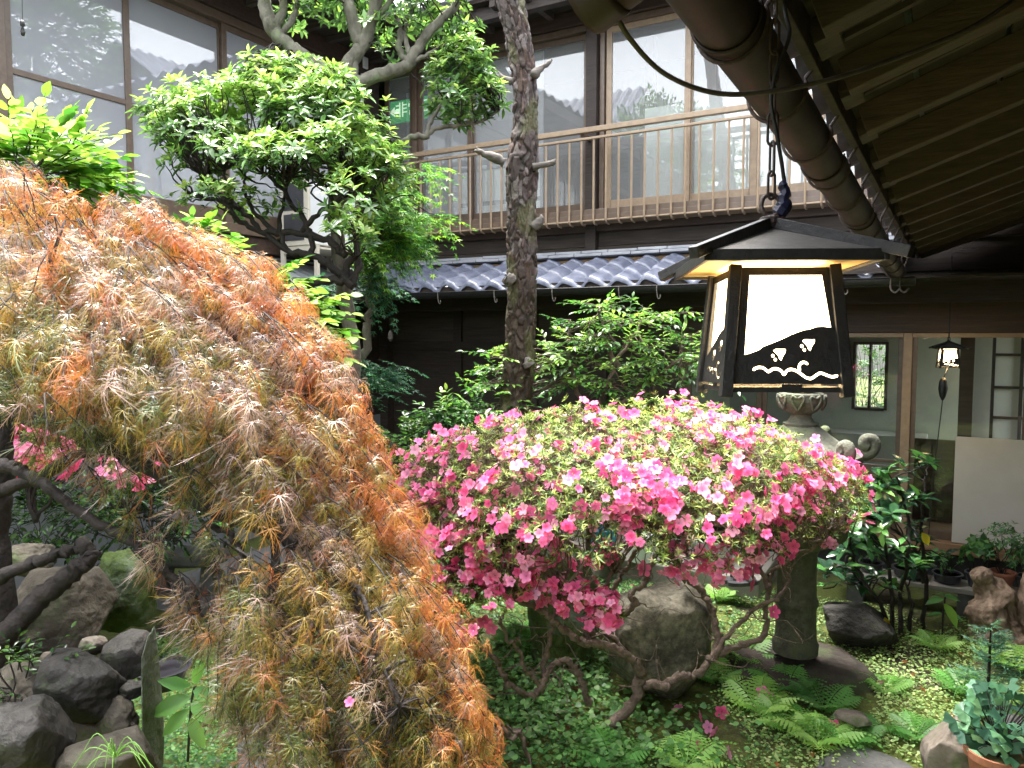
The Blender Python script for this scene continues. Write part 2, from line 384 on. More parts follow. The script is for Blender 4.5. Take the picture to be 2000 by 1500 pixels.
def place(t, P, A, N, Sz, Cc):
    TV, TF = t[0], t[1]; P = np.asarray(P, float); A = norm(np.asarray(A, float)); N = np.asarray(N, float)
    z = norm(N-A*np.sum(N*A, 1, keepdims=True)); y = np.cross(z, A); Sz = np.asarray(Sz, float).reshape(-1, 1, 1)
    W = P[:, None, :]+Sz*(TV[None, :, 0:1]*A[:, None, :]+TV[None, :, 1:2]*y[:, None, :]+TV[None, :, 2:3]*z[:, None, :])
    n, k = len(P), len(TV)
    base = np.array([i for f in TF for i in f], np.int64); tot = np.array([len(f) for f in TF])
    flat = (base[None, :]+(np.arange(n)*k)[:, None]).ravel()
    return W.reshape(-1, 3), flat, np.tile(tot, n), np.repeat(np.asarray(Cc, float), k, axis=0)
def leaves(name, t, P, A, N, Sz, Cc, mat, parent=None, kind=None):
    V, f, tt, c = place(t, P, A, N, Sz, Cc)
    o = np_mesh(name, V, f, tt, mat, parent, colors=c)
    if kind: o['kind'] = kind
    return o
class Leaf:                                                        # collects leaves for one foliage mesh
    def __init__(s): s.P = []; s.A = []; s.N = []; s.S = []; s.C = []
    def add(s, p, a, n, sz, c): s.P.append(p); s.A.append(a); s.N.append(n); s.S.append(sz); s.C.append(c)
    def build(s, name, t, mat, parent, kind=None): return leaves(name, t, s.P, s.A, s.N, s.S, s.C, mat, parent, kind)
def pick(pal, w=None, var=.16):
    c = np.array(pal[RNG.choice(len(pal), p=w)]); return np.clip(c*(1+RNG.normal(0, var))*(1+RNG.normal(0, .05, 3)), .002, .95)
def rosette(L, p, ax, n, size, pal, w=None, spread=1.0, lift=.35):
    ax = norm(np.asarray(ax, float)); u = norm(np.cross(ax, [.3, .5, .81])); v = np.cross(ax, u); ph = RNG.uniform(0, 6.28)
    for i in range(n):
        a = ph+i*2.4; rad = math.cos(a)*u+math.sin(a)*v
        el = lift+RNG.normal(0, .25)+.5*(i/n)
        d = rad*spread+ax*el
        L.add(p+ax*.25*size*(i/n), d, ax+rad*-.3+RNG.normal(0, .15, 3), size*RNG.uniform(.7, 1.15), pick(pal, w))
def spray(L, tw, base, d, length, n, size, pal, w=None, droop=.25, r=.004, flat=True):
    d = norm(np.asarray(d, float)); side = norm(np.cross(d, UP)+RNG.normal(0, .12, 3)); pts = []
    for i in range(6):
        t = i/5; pts.append(base+d*length*t-UP*droop*length*t*t+side*.03*length*math.sin(t*5+base[0]*9))
    if tw is not None: tw.tube(pts, rad_path(r, r*.35, 6), 5)
    for i in range(n):
        t = .12+.86*(i+RNG.uniform(0, .6))/n; k = min(int(t*5), 4); p = pts[k]+(pts[k+1]-pts[k])*(t*5-k)
        sg = 1 if i % 2 else -1
        a = norm(side*sg*.9+d*.75-UP*(.18+.3*droop)+RNG.normal(0, .16, 3)) if i < n-1 else d-UP*.2
        L.add(p, a, UP+RNG.normal(0, .22, 3)-d*.1, size*RNG.uniform(.7, 1.1)*(1-.25*t), pick(pal, w))
    return pts
def blob_points(n, c, r, shell=.55, ax=(RIGHT, FWD, UP), low=-1.0):
    out = []
    while len(out) < n:
        q = RNG.normal(0, 1, 3); q /= np.linalg.norm(q)
        if q[2] < low: continue
        k = shell+(1-shell)*RNG.uniform()**.6
        k *= 1+.22*noise.noise(Vector((q[0]*2.3+c[0], q[1]*2.3+c[1], q[2]*2.3+c[2])))
        out.append((np.asarray(c)+k*(q[0]*r[0]*ax[0]+q[1]*r[1]*ax[1]+q[2]*r[2]*ax[2]), q[0]*ax[0]+q[1]*ax[1]+q[2]*ax[2]))
    return out
def twig_to(mb, a, b, r0, r1, jit=.03, sag=.0):
    a, b = np.asarray(a), np.asarray(b); L = np.linalg.norm(b-a)
    pts = [a+(b-a)*t+RNG.normal(0, jit*L, 3)*math.sin(math.pi*t)+UP*sag*L*math.sin(math.pi*t) for t in (0, .25, .5, .75, 1)]
    mb.tube(smooth_path(pts, 3), rad_path(r0, r1, 13), 5)
def nearest(nodes, p): nodes = np.asarray(nodes); return nodes[np.argmin(np.sum((nodes-p)**2, 1))]
def outline(mb_name, loops, depth, mat, parent, M=None, local=True):           # a flat plate with real thickness cut from outlines
    cu = bpy.data.curves.new(mb_name, 'CURVE'); cu.dimensions = '2D'; cu.fill_mode = 'BOTH'; cu.extrude = depth/2
    for lp in loops:
        sp = cu.splines.new('POLY'); sp.points.add(len(lp)-1); sp.use_cyclic_u = True
        for p, q in zip(sp.points, lp): p.co = (q[0], q[1], 0, 1)
    o = bpy.data.objects.new(mb_name, cu); col.objects.link(o); dg = bpy.context.evaluated_depsgraph_get()
    me = bpy.data.meshes.new_from_object(o.evaluated_get(dg)); bpy.data.objects.remove(o)
    if M is not None: me.transform(M)
    me.materials.clear(); return link_mesh(mb_name, me, mat, parent, False)
def rock(name, c, r, mat, label=None, seed=0, group=None, rough=.22, flat=None, sub=5, parent=None, cat='rock', rz=0.0):
    import bmesh
    bm = bmesh.new(); bmesh.ops.create_icosphere(bm, subdivisions=sub, radius=1); off = Vector((seed*7.3, seed*3.1, seed*5.7)); rq = random.Random(int(seed*100)+5)
    planes = [(Vector((rq.gauss(0, 1), rq.gauss(0, 1), rq.gauss(0, .8))).normalized(), rq.uniform(.66, .95)) for _ in range(9)]
    for v in bm.verts:
        p = v.co.copy(); k = 1+rough*1.3*noise.noise(p*1.1+off)+rough*.7*noise.noise(p*2.3+off*2)+rough*.28*noise.noise(p*5.5+off)+rough*.10*noise.noise(p*13+off)
        l4 = (p.x**4+p.y**4+p.z**4)**.25; k *= 1+.55*(1/l4-1)
        q = p*k
        for pn, pd in planes:
            dd = q.dot(pn)-pd
            if dd > 0: q -= pn*dd*.86
        q += p*rough*(.16*noise.noise(p*7+off)+.10*noise.noise(p*19+off))
        if flat is not None and q.z > flat: q.z = flat+(q.z-flat)*.12
        v.co = Matrix.Rotation(rz, 3, 'Z') @ Vector((q.x*r[0], q.y*r[1], q.z*r[2]))
    me = bpy.data.meshes.new(name); bm.to_mesh(me); bm.free()
    o = link_mesh(name, me, mat, parent, True)
    base = np.array(c, float); o.location = base-(np.array(origin(parent)) if parent is not None else 0)
    if label: tag(o, label, cat, group)
    return o
# ================================================================== ground
def mound(x, y): return .78*math.exp(-(((x+3.0)/.95)**2+((y-1.25)/.75)**2))
def gz(x, y):
    return .035*noise.noise(Vector((x*.9, y*.9, 0)))+.016*noise.noise(Vector((x*3.1, y*3.1, 4)))+mound(x, y)
gx_ = np.concatenate([[-40, -20, -10], np.arange(-7, 2.6, .06), [5, 12, 40]]); gy_ = np.concatenate([[-40, -15, -6], np.arange(-3, 8.0, .06), [12, 20, 40]])
gm = MB(); gm.add([(x, y, gz(x, y)) for y in gy_ for x in gx_], [(j*len(gx_)+i, j*len(gx_)+i+1, (j+1)*len(gx_)+i+1, (j+1)*len(gx_)+i) for j in range(len(gy_)-1) for i in range(len(gx_)-1)])
tag(gm.build('ground', M_soil, smooth=True), kind='structure')
pp = MB(); pp.bx(-5.6, -4.75, 3.6, 6.3, -.2, .07); tag(pp.build('path', M_path, bevel=.01), kind='structure')
pp = MB(); pp.bx(-4.69, -1.25, 6.02, 6.9, -.2, .17); tag(pp.build('stone_pavement', M_step, bevel=.012), kind='structure')

# ================================================================== back wing of the inn
YW = 7.43
inn = thing('inn_building', 'two storey dark timber inn wing with bronze windows and tiled lower roof', 'building', (-3, YW, 0))
def part(name, mat, boxes, parent, bevel=0):
    b = MB()
    for q in boxes: b.bx(*q)
    return b.build(name, mat, parent, bevel=bevel)
# ground floor: dark recess at left, sliding glass doors at right
part('wall', M_darkwood, [(-6.1, -2.36, YW, YW+.06, .33, 1.95)], inn)
part('wall', M_board, [(-6.1, -2.3, YW-.01, YW+.08, 1.95, 2.52)], inn)
part('plaster_band', M_dplaster, [(-2.3, 1.5, YW+.01, YW+.10, 2.42, 2.62)], inn)
part('wall', M_board, [(-2.3, 1.5, YW+.0, YW+.10, 2.625, 2.88)], inn)
part('lintel', M_redwood, [(-2.3, 1.5, YW-.07, YW+.06, 2.10, 2.42)], inn, .006)
part('floor_beam', pm('orange_floor_beam', (.20, .11, .055), (.32, .19, .10), 5, .6, .2, (.5, 6, 6)), [(-6.1, 1.5, YW-.14, YW+.04, .24, .33)], inn, .005)
part('foundation', M_dgrey, [(-6.1, 1.5, YW+.02, YW+.08, -.1, .24)], inn)
for x in (-5.0, -4.0, -3.18): part('post', M_darkwood, [(x-.055, x+.055, YW-.05, YW-.001, .33, 2.5)], inn, .004)
part('rail_beam', M_darkwood, [(-6.1, -2.36, YW-.045, YW-.003, 1.90, 2.0)], inn)
part('post', M_bronze, [(-2.36, -2.28, YW-.03, YW+.05, .33, 2.10)], inn, .004)
def sash(parent, x0, x1, z0, z1, y, w=.045, mid=None, kick=None, glass=M_glass, fm=M_bronze, d=.035):
    f = MB(); f.bx(x0, x0+w, y, y+d, z0, z1); f.bx(x1-w, x1, y, y+d, z0, z1)
    f.bx(x0+w, x1-w, y+.002, y+d-.002, z1-w, z1); f.bx(x0+w, x1-w, y+.002, y+d-.002, z0, z0+(kick or w))
    if mid: f.bx(x0+w, x1-w, y+.003, y+d-.003, mid-w*.35, mid+w*.35)
    o = f.build('window', fm, parent, bevel=.003)
    g = MB(); g.bx(x0+w, x1-w, y+d*.4, y+d*.4+.005, z0+(kick or w), z1-w); g.build('pane', glass, o)
    return o
def panel_part(name, mat, q, parent): return part(name, mat, [q], parent)
# glass doors: low wooden kick panel, frosted lower pane, clear upper pane
for i, (x0, x1) in enumerate(((-2.28, -1.55), (-1.55, -.37), (-.30, .55), (.55, 1.45))):
    dz = 0.012*(i % 2)
    o = sash(inn, x0, x1, .33, 2.10, YW-.02+dz*2.5, w=.04 if i else .05, mid=.97 if i < 2 else None, kick=.60 if i < 2 else .08, glass=M_glass2)
    if i == 1: o['label'] = 'glass door left of the bronze post with frosted lower band'
panel_part('frosted_band', pm('frosted_film', (.18, .175, .17), (.22, .215, .205), 3, .6, .02), (-2.22, -.41, YW+.035, YW+.045, .96, 1.19), inn)
part('post', M_bronze2, [(-.37, -.30, YW-.06, YW+.04, .33, 2.10)], inn, .004)
part('track_rail', M_bronze2, [(-2.28, 1.5, YW-.05, YW+.05, 2.06, 2.099)], inn, .004)
# interior of the ground floor corridor
part('corridor_floor', M_floorw, [(-2.4, 2.5, YW+.10, 10.2, .30, .36)], inn)
part('corridor_ceiling', M_sarking, [(-2.4, 2.5, YW+.11, 10.2, 2.62, 2.68)], inn)
part('inner_wall', M_greenwall, [(-2.35, -.93, 9.2, 9.28, .36, 2.62), (-.62, -.12, 9.2, 9.28, .36, 2.62), (-.93, -.62, 9.2, 9.28, .36, 1.28), (-.93, -.62, 9.2, 9.28, 1.98, 2.62),
                                 (-2.35, -2.3, YW+.12, 9.2, .36, 2.62), (-.12, .18, 9.2, 9.28, .36, 2.62)], inn)
part('wash_counter', M_white, [(-2.2, -.2, 8.6, 9.18, .98, 1.03)], inn, .006)
part('wash_counter', M_greenwall, [(-2.2, -.2, 8.7, 9.18, .36, .97)], inn)
part('inner_window_frame', M_board, [(-.95, -.92, 9.15, 9.3, 1.26, 2.0), (-.63, -.60, 9.15, 9.3, 1.26, 2.0), (-.92, -.63, 9.16, 9.29, 1.97, 2.0), (-.92, -.63, 9.16, 9.29, 1.25, 1.28), (-.79, -.765, 9.17, 9.28, 1.28, 1.97)], inn)
part('inner_post', M_redwood, [(.06, .17, 7.9, 8.02, .36, 2.62)], inn, .005)
part('inner_wall', M_redwood, [(-.30, .05, 7.98, 8.02, .36, 1.12)], inn)
part('inner_wall', M_plaster, [(.18, .32, 8.3, 8.36, .36, 2.62)], inn)
lw = MB()
for x in (.33, .55, .77, .99): lw.bx(x-.014, x+.014, 8.30, 8.33, 1.0, 2.3)
for z in (1.05, 1.32, 1.60, 1.9, 2.2): lw.bx(.33, 1.0, 8.306, 8.326, z-.012, z+.012)
lw.build('lattice', M_darkwood, inn); part('lattice_paper', M_shoji, [(.32, 1.5, 8.34, 8.35, .36, 2.62)], inn)
bp_ = part('board', M_beige, [(.045, 1.3, YW-.085, YW-.06, .335, 1.235)], inn, .004); bp_['label'] = 'plain beige board leaning against the right glass door'
# strip between storeys
part('wall', M_board, [(-6.1, 1.4, YW-.02, YW+.08, 3.0, 3.14)], inn, .004)
part('wall', M_board, [(-6.1, 1.4, YW-.05, YW+.06, 2.885, 2.99)], inn, .004)
part('sill_beam', M_redwood, [(-6.1, 1.4, YW-.09, YW+.06, 3.145, 3.235)], inn, .005)
part('post', M_darkwood, [(-3.35, -3.23, YW-.12, YW-.03, 2.90, 5.32)], inn, .006)
# upper windows
part('window_frame', M_bronze, [(-5.62, -5.56, YW-.06, YW+.06, 3.24, 5.26), (-5.56, -3.36, YW-.06, YW+.06, 5.20, 5.26), (-3.36, -3.351, YW-.06, YW+.06, 3.24, 5.26), (-3.22, -3.17, YW-.06, YW+.06, 3.24, 5.26),
                                (-3.17, 1.3, YW-.06, YW+.06, 5.20, 5.26), (-5.56, -3.36, YW-.055, YW+.055, 3.236, 3.27), (-3.17, 1.3, YW-.055, YW+.055, 3.236, 3.27)], inn, .004)
for x0, x1, dy, fm in ((-6.06, -5.62, .01, M_bronze), (-5.55, -4.80, 0, M_bronze), (-4.85, -3.37, .04, M_bronze), (-3.16, -2.28, 0, M_bronze2), (-2.33, -1.66, .04, M_bronze2), (-1.70, -.95, 0, M_bronze2), (-1.0, -.2, .04, M_bronze2), (-.24, .6, 0, M_bronze2), (.56, 1.3, .04, M_bronze2)):
    sash(inn, x0, x1, 3.27, 5.20, YW-.03+dy, w=.06, kick=.19, fm=fm)
part('inner_floor', M_floorw, [(-7.6, 1.4, YW+.10, 9.3, 3.15, 3.23)], inn)
part('inner_ceiling', M_sarking, [(-7.6, 1.4, YW+.09, 9.3, 5.30, 5.36)], inn)
part('inner_wall', M_plaster2, [(-7.6, -3.2, 9.0, 9.06, 3.23, 5.30), (1.3, 1.38, YW+.07, 9.0, 3.23, 5.3)], inn)
part('inner_wall', M_plaster, [(-3.2, 1.4, 8.9, 8.96, 3.23, 5.30)], inn)
part('grey_screen', M_screen, [(-5.50, -3.95, YW+.09, YW+.11, 3.3, 5.15)], inn)
for x0, x1 in ((-5.02, -4.87), (-4.72, -4.42), (-4.3, -3.98)):
    for z0, z1 in ((3.32, 3.55), (3.60, 3.95)): part('shoji_panel', M_shoji, [(x0, x1, YW+.076, YW+.086, z0, z1)], inn)
part('shoji_panel', M_shoji, [(-2.80, -2.32, YW+.13, YW+.15, 3.3, 4.38)], inn)
part('shoji_panel', M_shoji, [(-2.28, -1.70, YW+.14, YW+.16, 3.3, 4.42)], inn)
part('shoji_panel', M_shoji, [(-1.64, 1.2, YW+.135, YW+.155, 3.3, 4.44)], inn)
part('inner_column', M_redwood, [(-3.0, -2.9, 8.1, 8.2, 3.23, 5.3), (-2.28, -2.2, 8.3, 8.4, 3.23, 5.3)], inn)
# balcony railing
YR = 7.1
rl = MB(); rl.bx(-5.9, 1.2, YR-.03, YR+.03, 4.09, 4.14); rl.bx(-5.9, 1.2, YR-.018, YR+.018, 4.02, 4.045); rl.bx(-5.9, 1.2, YR+.0, YR+.30, 3.215, 3.233)
rail = rl.build('balcony_railing', M_bronze2, inn, bevel=.005)
rb = MB(); rb.bx(-5.9, 1.2, YR+.015, YR+.045, 3.235, 3.285); rb.bx(-5.9, 1.2, YR+.03, YR+.045, 3.285, 3.34); rb.build('bottom_rail', M_bronze, rail, bevel=.004)
xb = -5.83
while xb < 1.1:
    b = MB(); b.tube(smooth_path([(xb, YR, 4.02), (xb, YR, 3.6), (xb, YR, 3.27), (xb, YR+.004, 3.22), (xb, YR+.035, 3.195), (xb, YR+.09, 3.19)], 3), .0118, 6)
    b.build('baluster', M_bronze2, rail); xb += .1335
for x in (-3.3, -.6): part('rail_bracket', M_bronze, [(x-.02, x+.02, YR+.031, YW-.07, 4.06, 4.10)], rail)
# lower tiled roof
def tile_wave(x): t = (x/.262) % 1.0; return .040*(math.sin(2*math.pi*t)+.28*math.sin(4*math.pi*t+.6))
rf = MB(); YE, ZE, SL = 6.30, 2.555, .33
nxs = np.arange(-6.0, -.40, .018)
for row in range(4):
    y0 = YE+row*.235; V = []; F = []
    for j, (dy, dz) in enumerate(((.0, -.030), (0, .010), (.03, .020), (.13, .012), (.275, .0))):
        for x in nxs: V.append((x, y0+dy+.008*math.sin(x/.262*2*math.pi), ZE+(y0+dy-YE)*SL+dz+tile_wave(x)*(1 if j else .92)+.011*noise.cell(Vector((math.floor(x/.262), row*1.7, 3)))*(1-.6*(j == 4))))
    n = len(nxs)
    for j in range(4):
        for i in range(n-1): F.append((j*n+i, j*n+i+1, (j+1)*n+i+1, (j+1)*n+i))
    rf.add(V, F)
roof = rf.build('tiled_roof', M_tile, inn, smooth=True)
cb = MB(); cb.bx(-6.0, -.42, 7.08, 7.24, 2.78, 2.835); cb.build('clay_bed', M_clay, roof)
ns = MB()
for k, (y0, z) in enumerate(((7.03, 2.838), (7.10, 2.875))):
    x = -6.0
    while x < -.6:
        w = .30+random.uniform(-.01, .01); ns.box((x+w/2, y0+.14, z+.014+random.uniform(-.002, .002)), (w-.006, .28, .030), M=Matrix.Rotation(random.uniform(-.012, .012), 3, 'Y') @ Matrix.Rotation(-.18, 3, 'X')); x += w
ns.build('ridge_tile', M_noshi, roof, bevel=.006)
part('tile_fillet', M_darkwood, [(-6.0, -.41, 6.325, 6.345, 2.44, 2.56)], roof)
part('roof_soffit', M_sarking, [(-6.0, .9, 6.36, YW, 2.50, 2.52)], roof)
part('eave_beam', M_darkwood, [(-6.0, .9, 6.9, 7.0, 2.34, 2.50)], roof)
gt = MB(); gt.grid(lambda a, b: (-6.0+5.75*a, 6.25+.055*math.cos(math.pi*(1+b)), 2.495+.055*math.sin(math.pi*(1+b))), 2, 13); gt.grid(lambda a, b: (-6.0+5.75*a, 6.25+.050*math.cos(math.pi*(1+b)), 2.497+.050*math.sin(math.pi*(1+b))), 2, 13)
gt.tube([(-6, 6.195, 2.497), (-.25, 6.195, 2.497)], .006, 6); gut = gt.build('rain_gutter', M_blackmetal, roof, smooth=True)
for u in (855, 965, 1078, 1208, 1282, 1645):
    p = ony(u, 575, 6.19); h = MB()
    h.tube(smooth_path([(p[0], 6.19, 2.50), (p[0]+.004, 6.185, 2.45), (p[0]+.012, 6.185, 2.40), (p[0]+.024, 6.185, 2.385), (p[0]+.036, 6.185, 2.40), (p[0]+.034, 6.185, 2.42)], 3), .0045, 5); h.build('hook', M_stub, gut)
# carved fascia at the right end of the tiles
cf = [(0, 0), (.42, 0)]+[(.42-.42*i/24, .05+.022*math.sin(i*1.5)+.03*math.sin(math.pi*i/24)) for i in range(25)]
outline('carved_board', [cf], .025, M_darkwood, roof, M=Matrix.Translation(Vector((-.86, 6.28, 2.54))-origin(roof)) @ Matrix.Rotation(math.pi/2, 4, 'X'))
# upper eave
part('eave_soffit', M_sarking, [(-7.0, 1.4, 6.7, YW+.08, 5.42, 5.46)], inn)
part('eave_beam', M_redwood, [(-6.1, 1.4, YW-.10, YW+.06, 5.265, 5.42)], inn, .006)
part('eave_beam', M_darkwood, [(-6.0, 1.4, 6.8, 6.9, 5.28, 5.419)], inn, .006)
x = -5.9
er = MB()
while x < 1.3: er.bx(x-.03, x+.03, 6.7, 7.3, 5.35, 5.418); x += .36
er.build('eave_rafter', M_board, inn)
ur = MB(); ur.grid(lambda a, b: (-7.0+8.6*a, 6.6+5.0*b, 5.50+1.9*b+.03*math.sin(a*8.6/.27*6.28)), 300, 18); ur.build('upper_roof', M_tile, inn, smooth=True)

# ================================================================== left wing
XL = -6.1
lw_ = thing('side_building', 'left wing with large brown framed windows of frosted glass above grey metal roof', 'building', (XL, 4, 0))
part('wall', M_plaster2, [(XL-.08, XL, -2.0, YW-.05, -.1, 1.1)], lw_)
part('wall', M_darkwood, [(XL-.08, XL, -2.0, YW-.05, 1.1, 2.9)], lw_)
part('wall', M_redwood, [(XL-.08, XL+.05, -2.0, YW-.12, 2.9, 3.05)], lw_, .005)
part('sill', M_bronze, [(XL-.08, XL+.09, -2.0, YW-.13, 3.055, 3.15)], lw_, .005)
part('window_frame', M_bronze, [(XL-.05, XL+.06, 2.98, 3.10, 3.155, 5.06), (XL-.05, XL+.06, 3.10, YW-.6, 5.02, 5.10), (XL-.05, XL+.05, YW-.6, YW-.5, 3.155, 5.10), (XL-.05, XL+.06, -2.0, 2.98, 5.02, 5.10)], lw_, .004)
part('corner_wall', M_darkwood, [(XL-.1, XL+.12, YW-.12, YW+.2, -.1, 3.13)], lw_)
part('eave_board', M_darkwood, [], lw_) if False else None
part('corner_wall', M_darkwood, [(XL-.05, XL+.045, YW-.5, YW-.13, 3.155, 5.3)], lw_)
def sash_y(parent, y0, y1, z0, z1, x, w=.05, mid=None):
    f = MB(); d = .035
    f.bx(x-d, x, y0, y0+w, z0, z1); f.bx(x-d, x, y1-w, y1, z0, z1); f.bx(x-d+.002, x-.002, y0+w, y1-w, z1-w, z1); f.bx(x-d+.002, x-.002, y0+w, y1-w, z0, z0+w*2.4)
    if mid: f.bx(x-d+.003, x-.003, y0+w, y1-w, mid-.022, mid+.022)
    o = f.build('window', M_bronze, parent, bevel=.003)
    g = MB(); g.bx(x-d*.6, x-d*.6+.005, y0+w, y1-w, z0+w*2.4, z1-w); g.build('pane', M_glassf, o)
for y0, y1, dx in ((3.10, 4.10, 0), (4.06, 5.08, -.04), (5.04, 6.0, 0), (5.96, 6.83, -.04), (1.9, 2.98, 0), (.8, 1.95, -.04)):
    sash_y(lw_, y0, y1, 3.155, 5.02, XL+.03+dx, .055, 4.03)
part('inner_screen', M_screen, [(XL-.16, XL-.14, .6, YW-.5, 3.15, 5.06)], lw_)
for y0, y1 in ((3.15, 3.36), (3.38, 3.62), (3.78, 3.98), (4.12, 4.42), (4.46, 4.85), (5.15, 5.5), (5.55, 5.9), (6.1, 6.7)):
    b = MB(); n = 28
    b.grid(lambda a, z: (XL-.115+.008*math.sin(a*n*1.1), y0+(y1-y0)*a, 3.19+.74*z), n*2, 2); b.build('curtain', M_shoji, lw_, smooth=True)
part('eave_soffit', M_sarking, [(XL-.1, -5.05, -2, 7.36, 5.301, 5.34)], lw_)
part('eave_beam', M_redwood, [(XL-.1, XL+.09, -2, YW-.12, 5.105, 5.30)], lw_, .006)
eb = MB(); y = -1.9
while y < 7.2: eb.bx(XL+.1, -5.06, y-.03, y+.03, 5.24, 5.299); y += .36
eb.build('eave_rafter', M_board, lw_)
part('fascia', M_darkwood, [(-5.05, -5.02, -2, 6.7, 5.22, 5.36)], lw_)
b = MB(); b.grid(lambda a, t: (-4.98-5*t, -2.5+9.5*a, 5.40+1.9*t+.03*math.sin(a*9.5/.27*6.28)), 300, 14); b.build('upper_roof', M_tile, lw_, smooth=True)
b = MB(); b.bar((XL, -2, 2.86), (XL, 6.3, 2.86), .02, .02); b.grid(lambda a, t: (-5.25-.85*t, -2+8.3*a, 2.50+.33*t+.010*(abs((a*60) % 1-.5) < .1)), 481, 6)
b.build('lower_roof', pm('grey_sheet_roof', (.20, .215, .22), (.28, .295, .30), 4, .5, .1), lw_)
part('inner_floor', M_floorw, [(-7.55, XL-.09, -2, YW+.09, 3.06, 3.14)], lw_); part('inner_ceiling', M_sarking, [(-7.55, XL-.11, -2, YW+.08, 5.12, 5.18)], lw_)
part('inner_wall', M_board, [(-7.6, -7.56, -2, 9.0, 3.0, 5.3), (-7.55, XL-.09, -2.05, -2.0, 3.0, 5.3)], lw_)
part('lower_eave', M_darkwood, [(XL, -5.27, -2, 6.25, 2.44, 2.475)], lw_)

# ================================================================== near wing: the eave overhead, rafters, gutter
XE, ZG, SR = -.29, 2.685, .36
ev = thing('eave_roof', 'dark timber eave overhead with close rafters seen from below', 'roof', (.5, 3, 2.9))
def zr(x): return ZG+SR*(x-XE)
b = MB(); y = -2.0; k = 0
while y < 7.2:
    x = XE+.02
    while x < 1.6:
        b.bar((x, y, zr(x)+.075), (x+.205, y, zr(x+.205)+.075+.001), .46-.006, .014) if False else None; x += .21
    y += .5
for i in range(9):
    x0 = XE-.04+i*.215; b.bar((x0+.107, -2.2, zr(x0+.107)+.082), (x0+.107, 7.3, zr(x0+.107)+.082), .211, .014, up=(-SR, 0, 1))
b.build('sarking', M_sarking, ev)
b = MB(); b.bar((XE-.005, -2.2, zr(XE)+.055), (XE-.005, 6.9, zr(XE)+.055), .022, .09); b.build('fascia', M_board, ev, bevel=.003)
y = -1.43
while y < 7.1:
    b = MB(); b.bar((XE+.035, y, zr(XE+.035)+.030), (1.55, y, zr(1.55)+.030), .062, .085, up=(-SR, 0, 1)); b.build('rafter', M_rafter, ev, bevel=.003)
    b = MB(); b.box((XE+.03, y+.16, zr(XE)+.055), (.05, .12, .05), M=Matrix.Rotation(-math.atan(SR), 3, 'Y')); b.bar((XE+.06, y+.20, zr(XE)+.06), (XE+.42, y+.245, zr(XE+.42)+.058), .022, .014)
    b.build('eave_block', M_plaster2 if False else M_board, ev); y += .44
part('purlin', M_darkwood, [(1.35, 1.5, -2.2, 7.2, 2.9, 3.25)], ev)
b = MB(); b.grid(lambda a, t: (XE-.09+2.0*t, -2.3+9.5*a, zr(XE-.09+2.0*t)+.13+.035*math.sin(a*9.5/.27*6.28)), 320, 10); b.build('roof_tiles', M_tile, ev, smooth=True)
XG, RG = -.375, .060
def ZGC(y): return 2.673-.025*(y-1.3)
b = MB()
for rr in (RG, RG-.006): b.grid(lambda a, t: (XG+rr*math.cos(math.pi*(.92+1.16*t)), -1.5+7.75*a, ZGC(-1.5+7.75*a)+rr*math.sin(math.pi*(.92+1.16*t))), 2, 25)
g = b.build('gutter', M_gutter, ev, smooth=True)
for y in (.30, 1.42, 2.6, 3.7, 4.8):          # joint sleeves
    b = MB(); b.grid(lambda a, t: (XG+(RG+.004)*math.cos(math.pi*(.93+1.14*t)), y+.10*a, ZGC(y)+(RG+.004)*math.sin(math.pi*(.93+1.14*t))), 2, 25)
    b.tube([(XG+(RG+.004)*math.cos(math.pi*(.93+1.14*t/20)), y, ZGC(y)+(RG+.004)*math.sin(math.pi*(.93+1.14*t/20))) for t in range(21)], .0035, 6); b.build('joint_sleeve', M_gutter, g, smooth=True)
for k in range(14):                                                # wire brackets under the gutter
    y = .62+k*.42; b = MB(); b.tube([(XG+(RG+.006)*math.cos(math.pi*(.9+1.2*t/16)), y, ZGC(y)+(RG+.009)*math.sin(math.pi*(.9+1.2*t/16))) for t in range(17)]+[(XE+.03, y, ZG+.06)], .0045, 6); b.build('bracket', M_rust, g)
b = MB(); b.tube([(XG, 6.2, ZGC(6.2)), (XG, 6.25, ZGC(6.2))], RG+.004, 20); b.build('end_cap', M_gutter, g)
for k in range(2): 
    b = MB(); b.tube(smooth_path([(XG-.03+.06*k, 6.2, ZGC(6.2)-.05), (XG-.03+.06*k, 6.2, ZGC(6.2)-.13), (XG+.06*k, 6.2, ZGC(6.2)-.16), (XG+.03+.06*k, 6.2, ZGC(6.2)-.13)], 4), .007, 6); b.build('hook', M_stub, g)
A_, B_ = at(1345, -150, 1.00), at(1138, 8, 1.10)
b = MB(); d_ = norm(B_-A_); b.tube([A_, A_+(B_-A_)*.5, B_-d_*.05], .045, 28); b.tube([B_-d_*.055, B_-d_*.045, B_-d_*.01, B_, B_-d_*.004, B_-d_*.02], [.046, .049, .049, .047, .039, .03], 28)
tag(b.build('downpipe', M_gutter, None, smooth=True), 'fat brown metal pipe stub jutting in at the top beside the gutter', 'pipe')
nb = thing('near_building', 'dark wall of the near wing standing behind the viewer', 'building', (1.6, 3, 0))
part('wall', M_board, [(1.56, 1.64, -4, 7.3, 0, 3.3)], nb); part('wall', M_plaster, [(1.56, 1.64, -4, 14, 3.3, 5.3)], nb)
part('veranda', M_floorw, [(.75, 1.55, -3, 7.0, .4, .46)], nb)
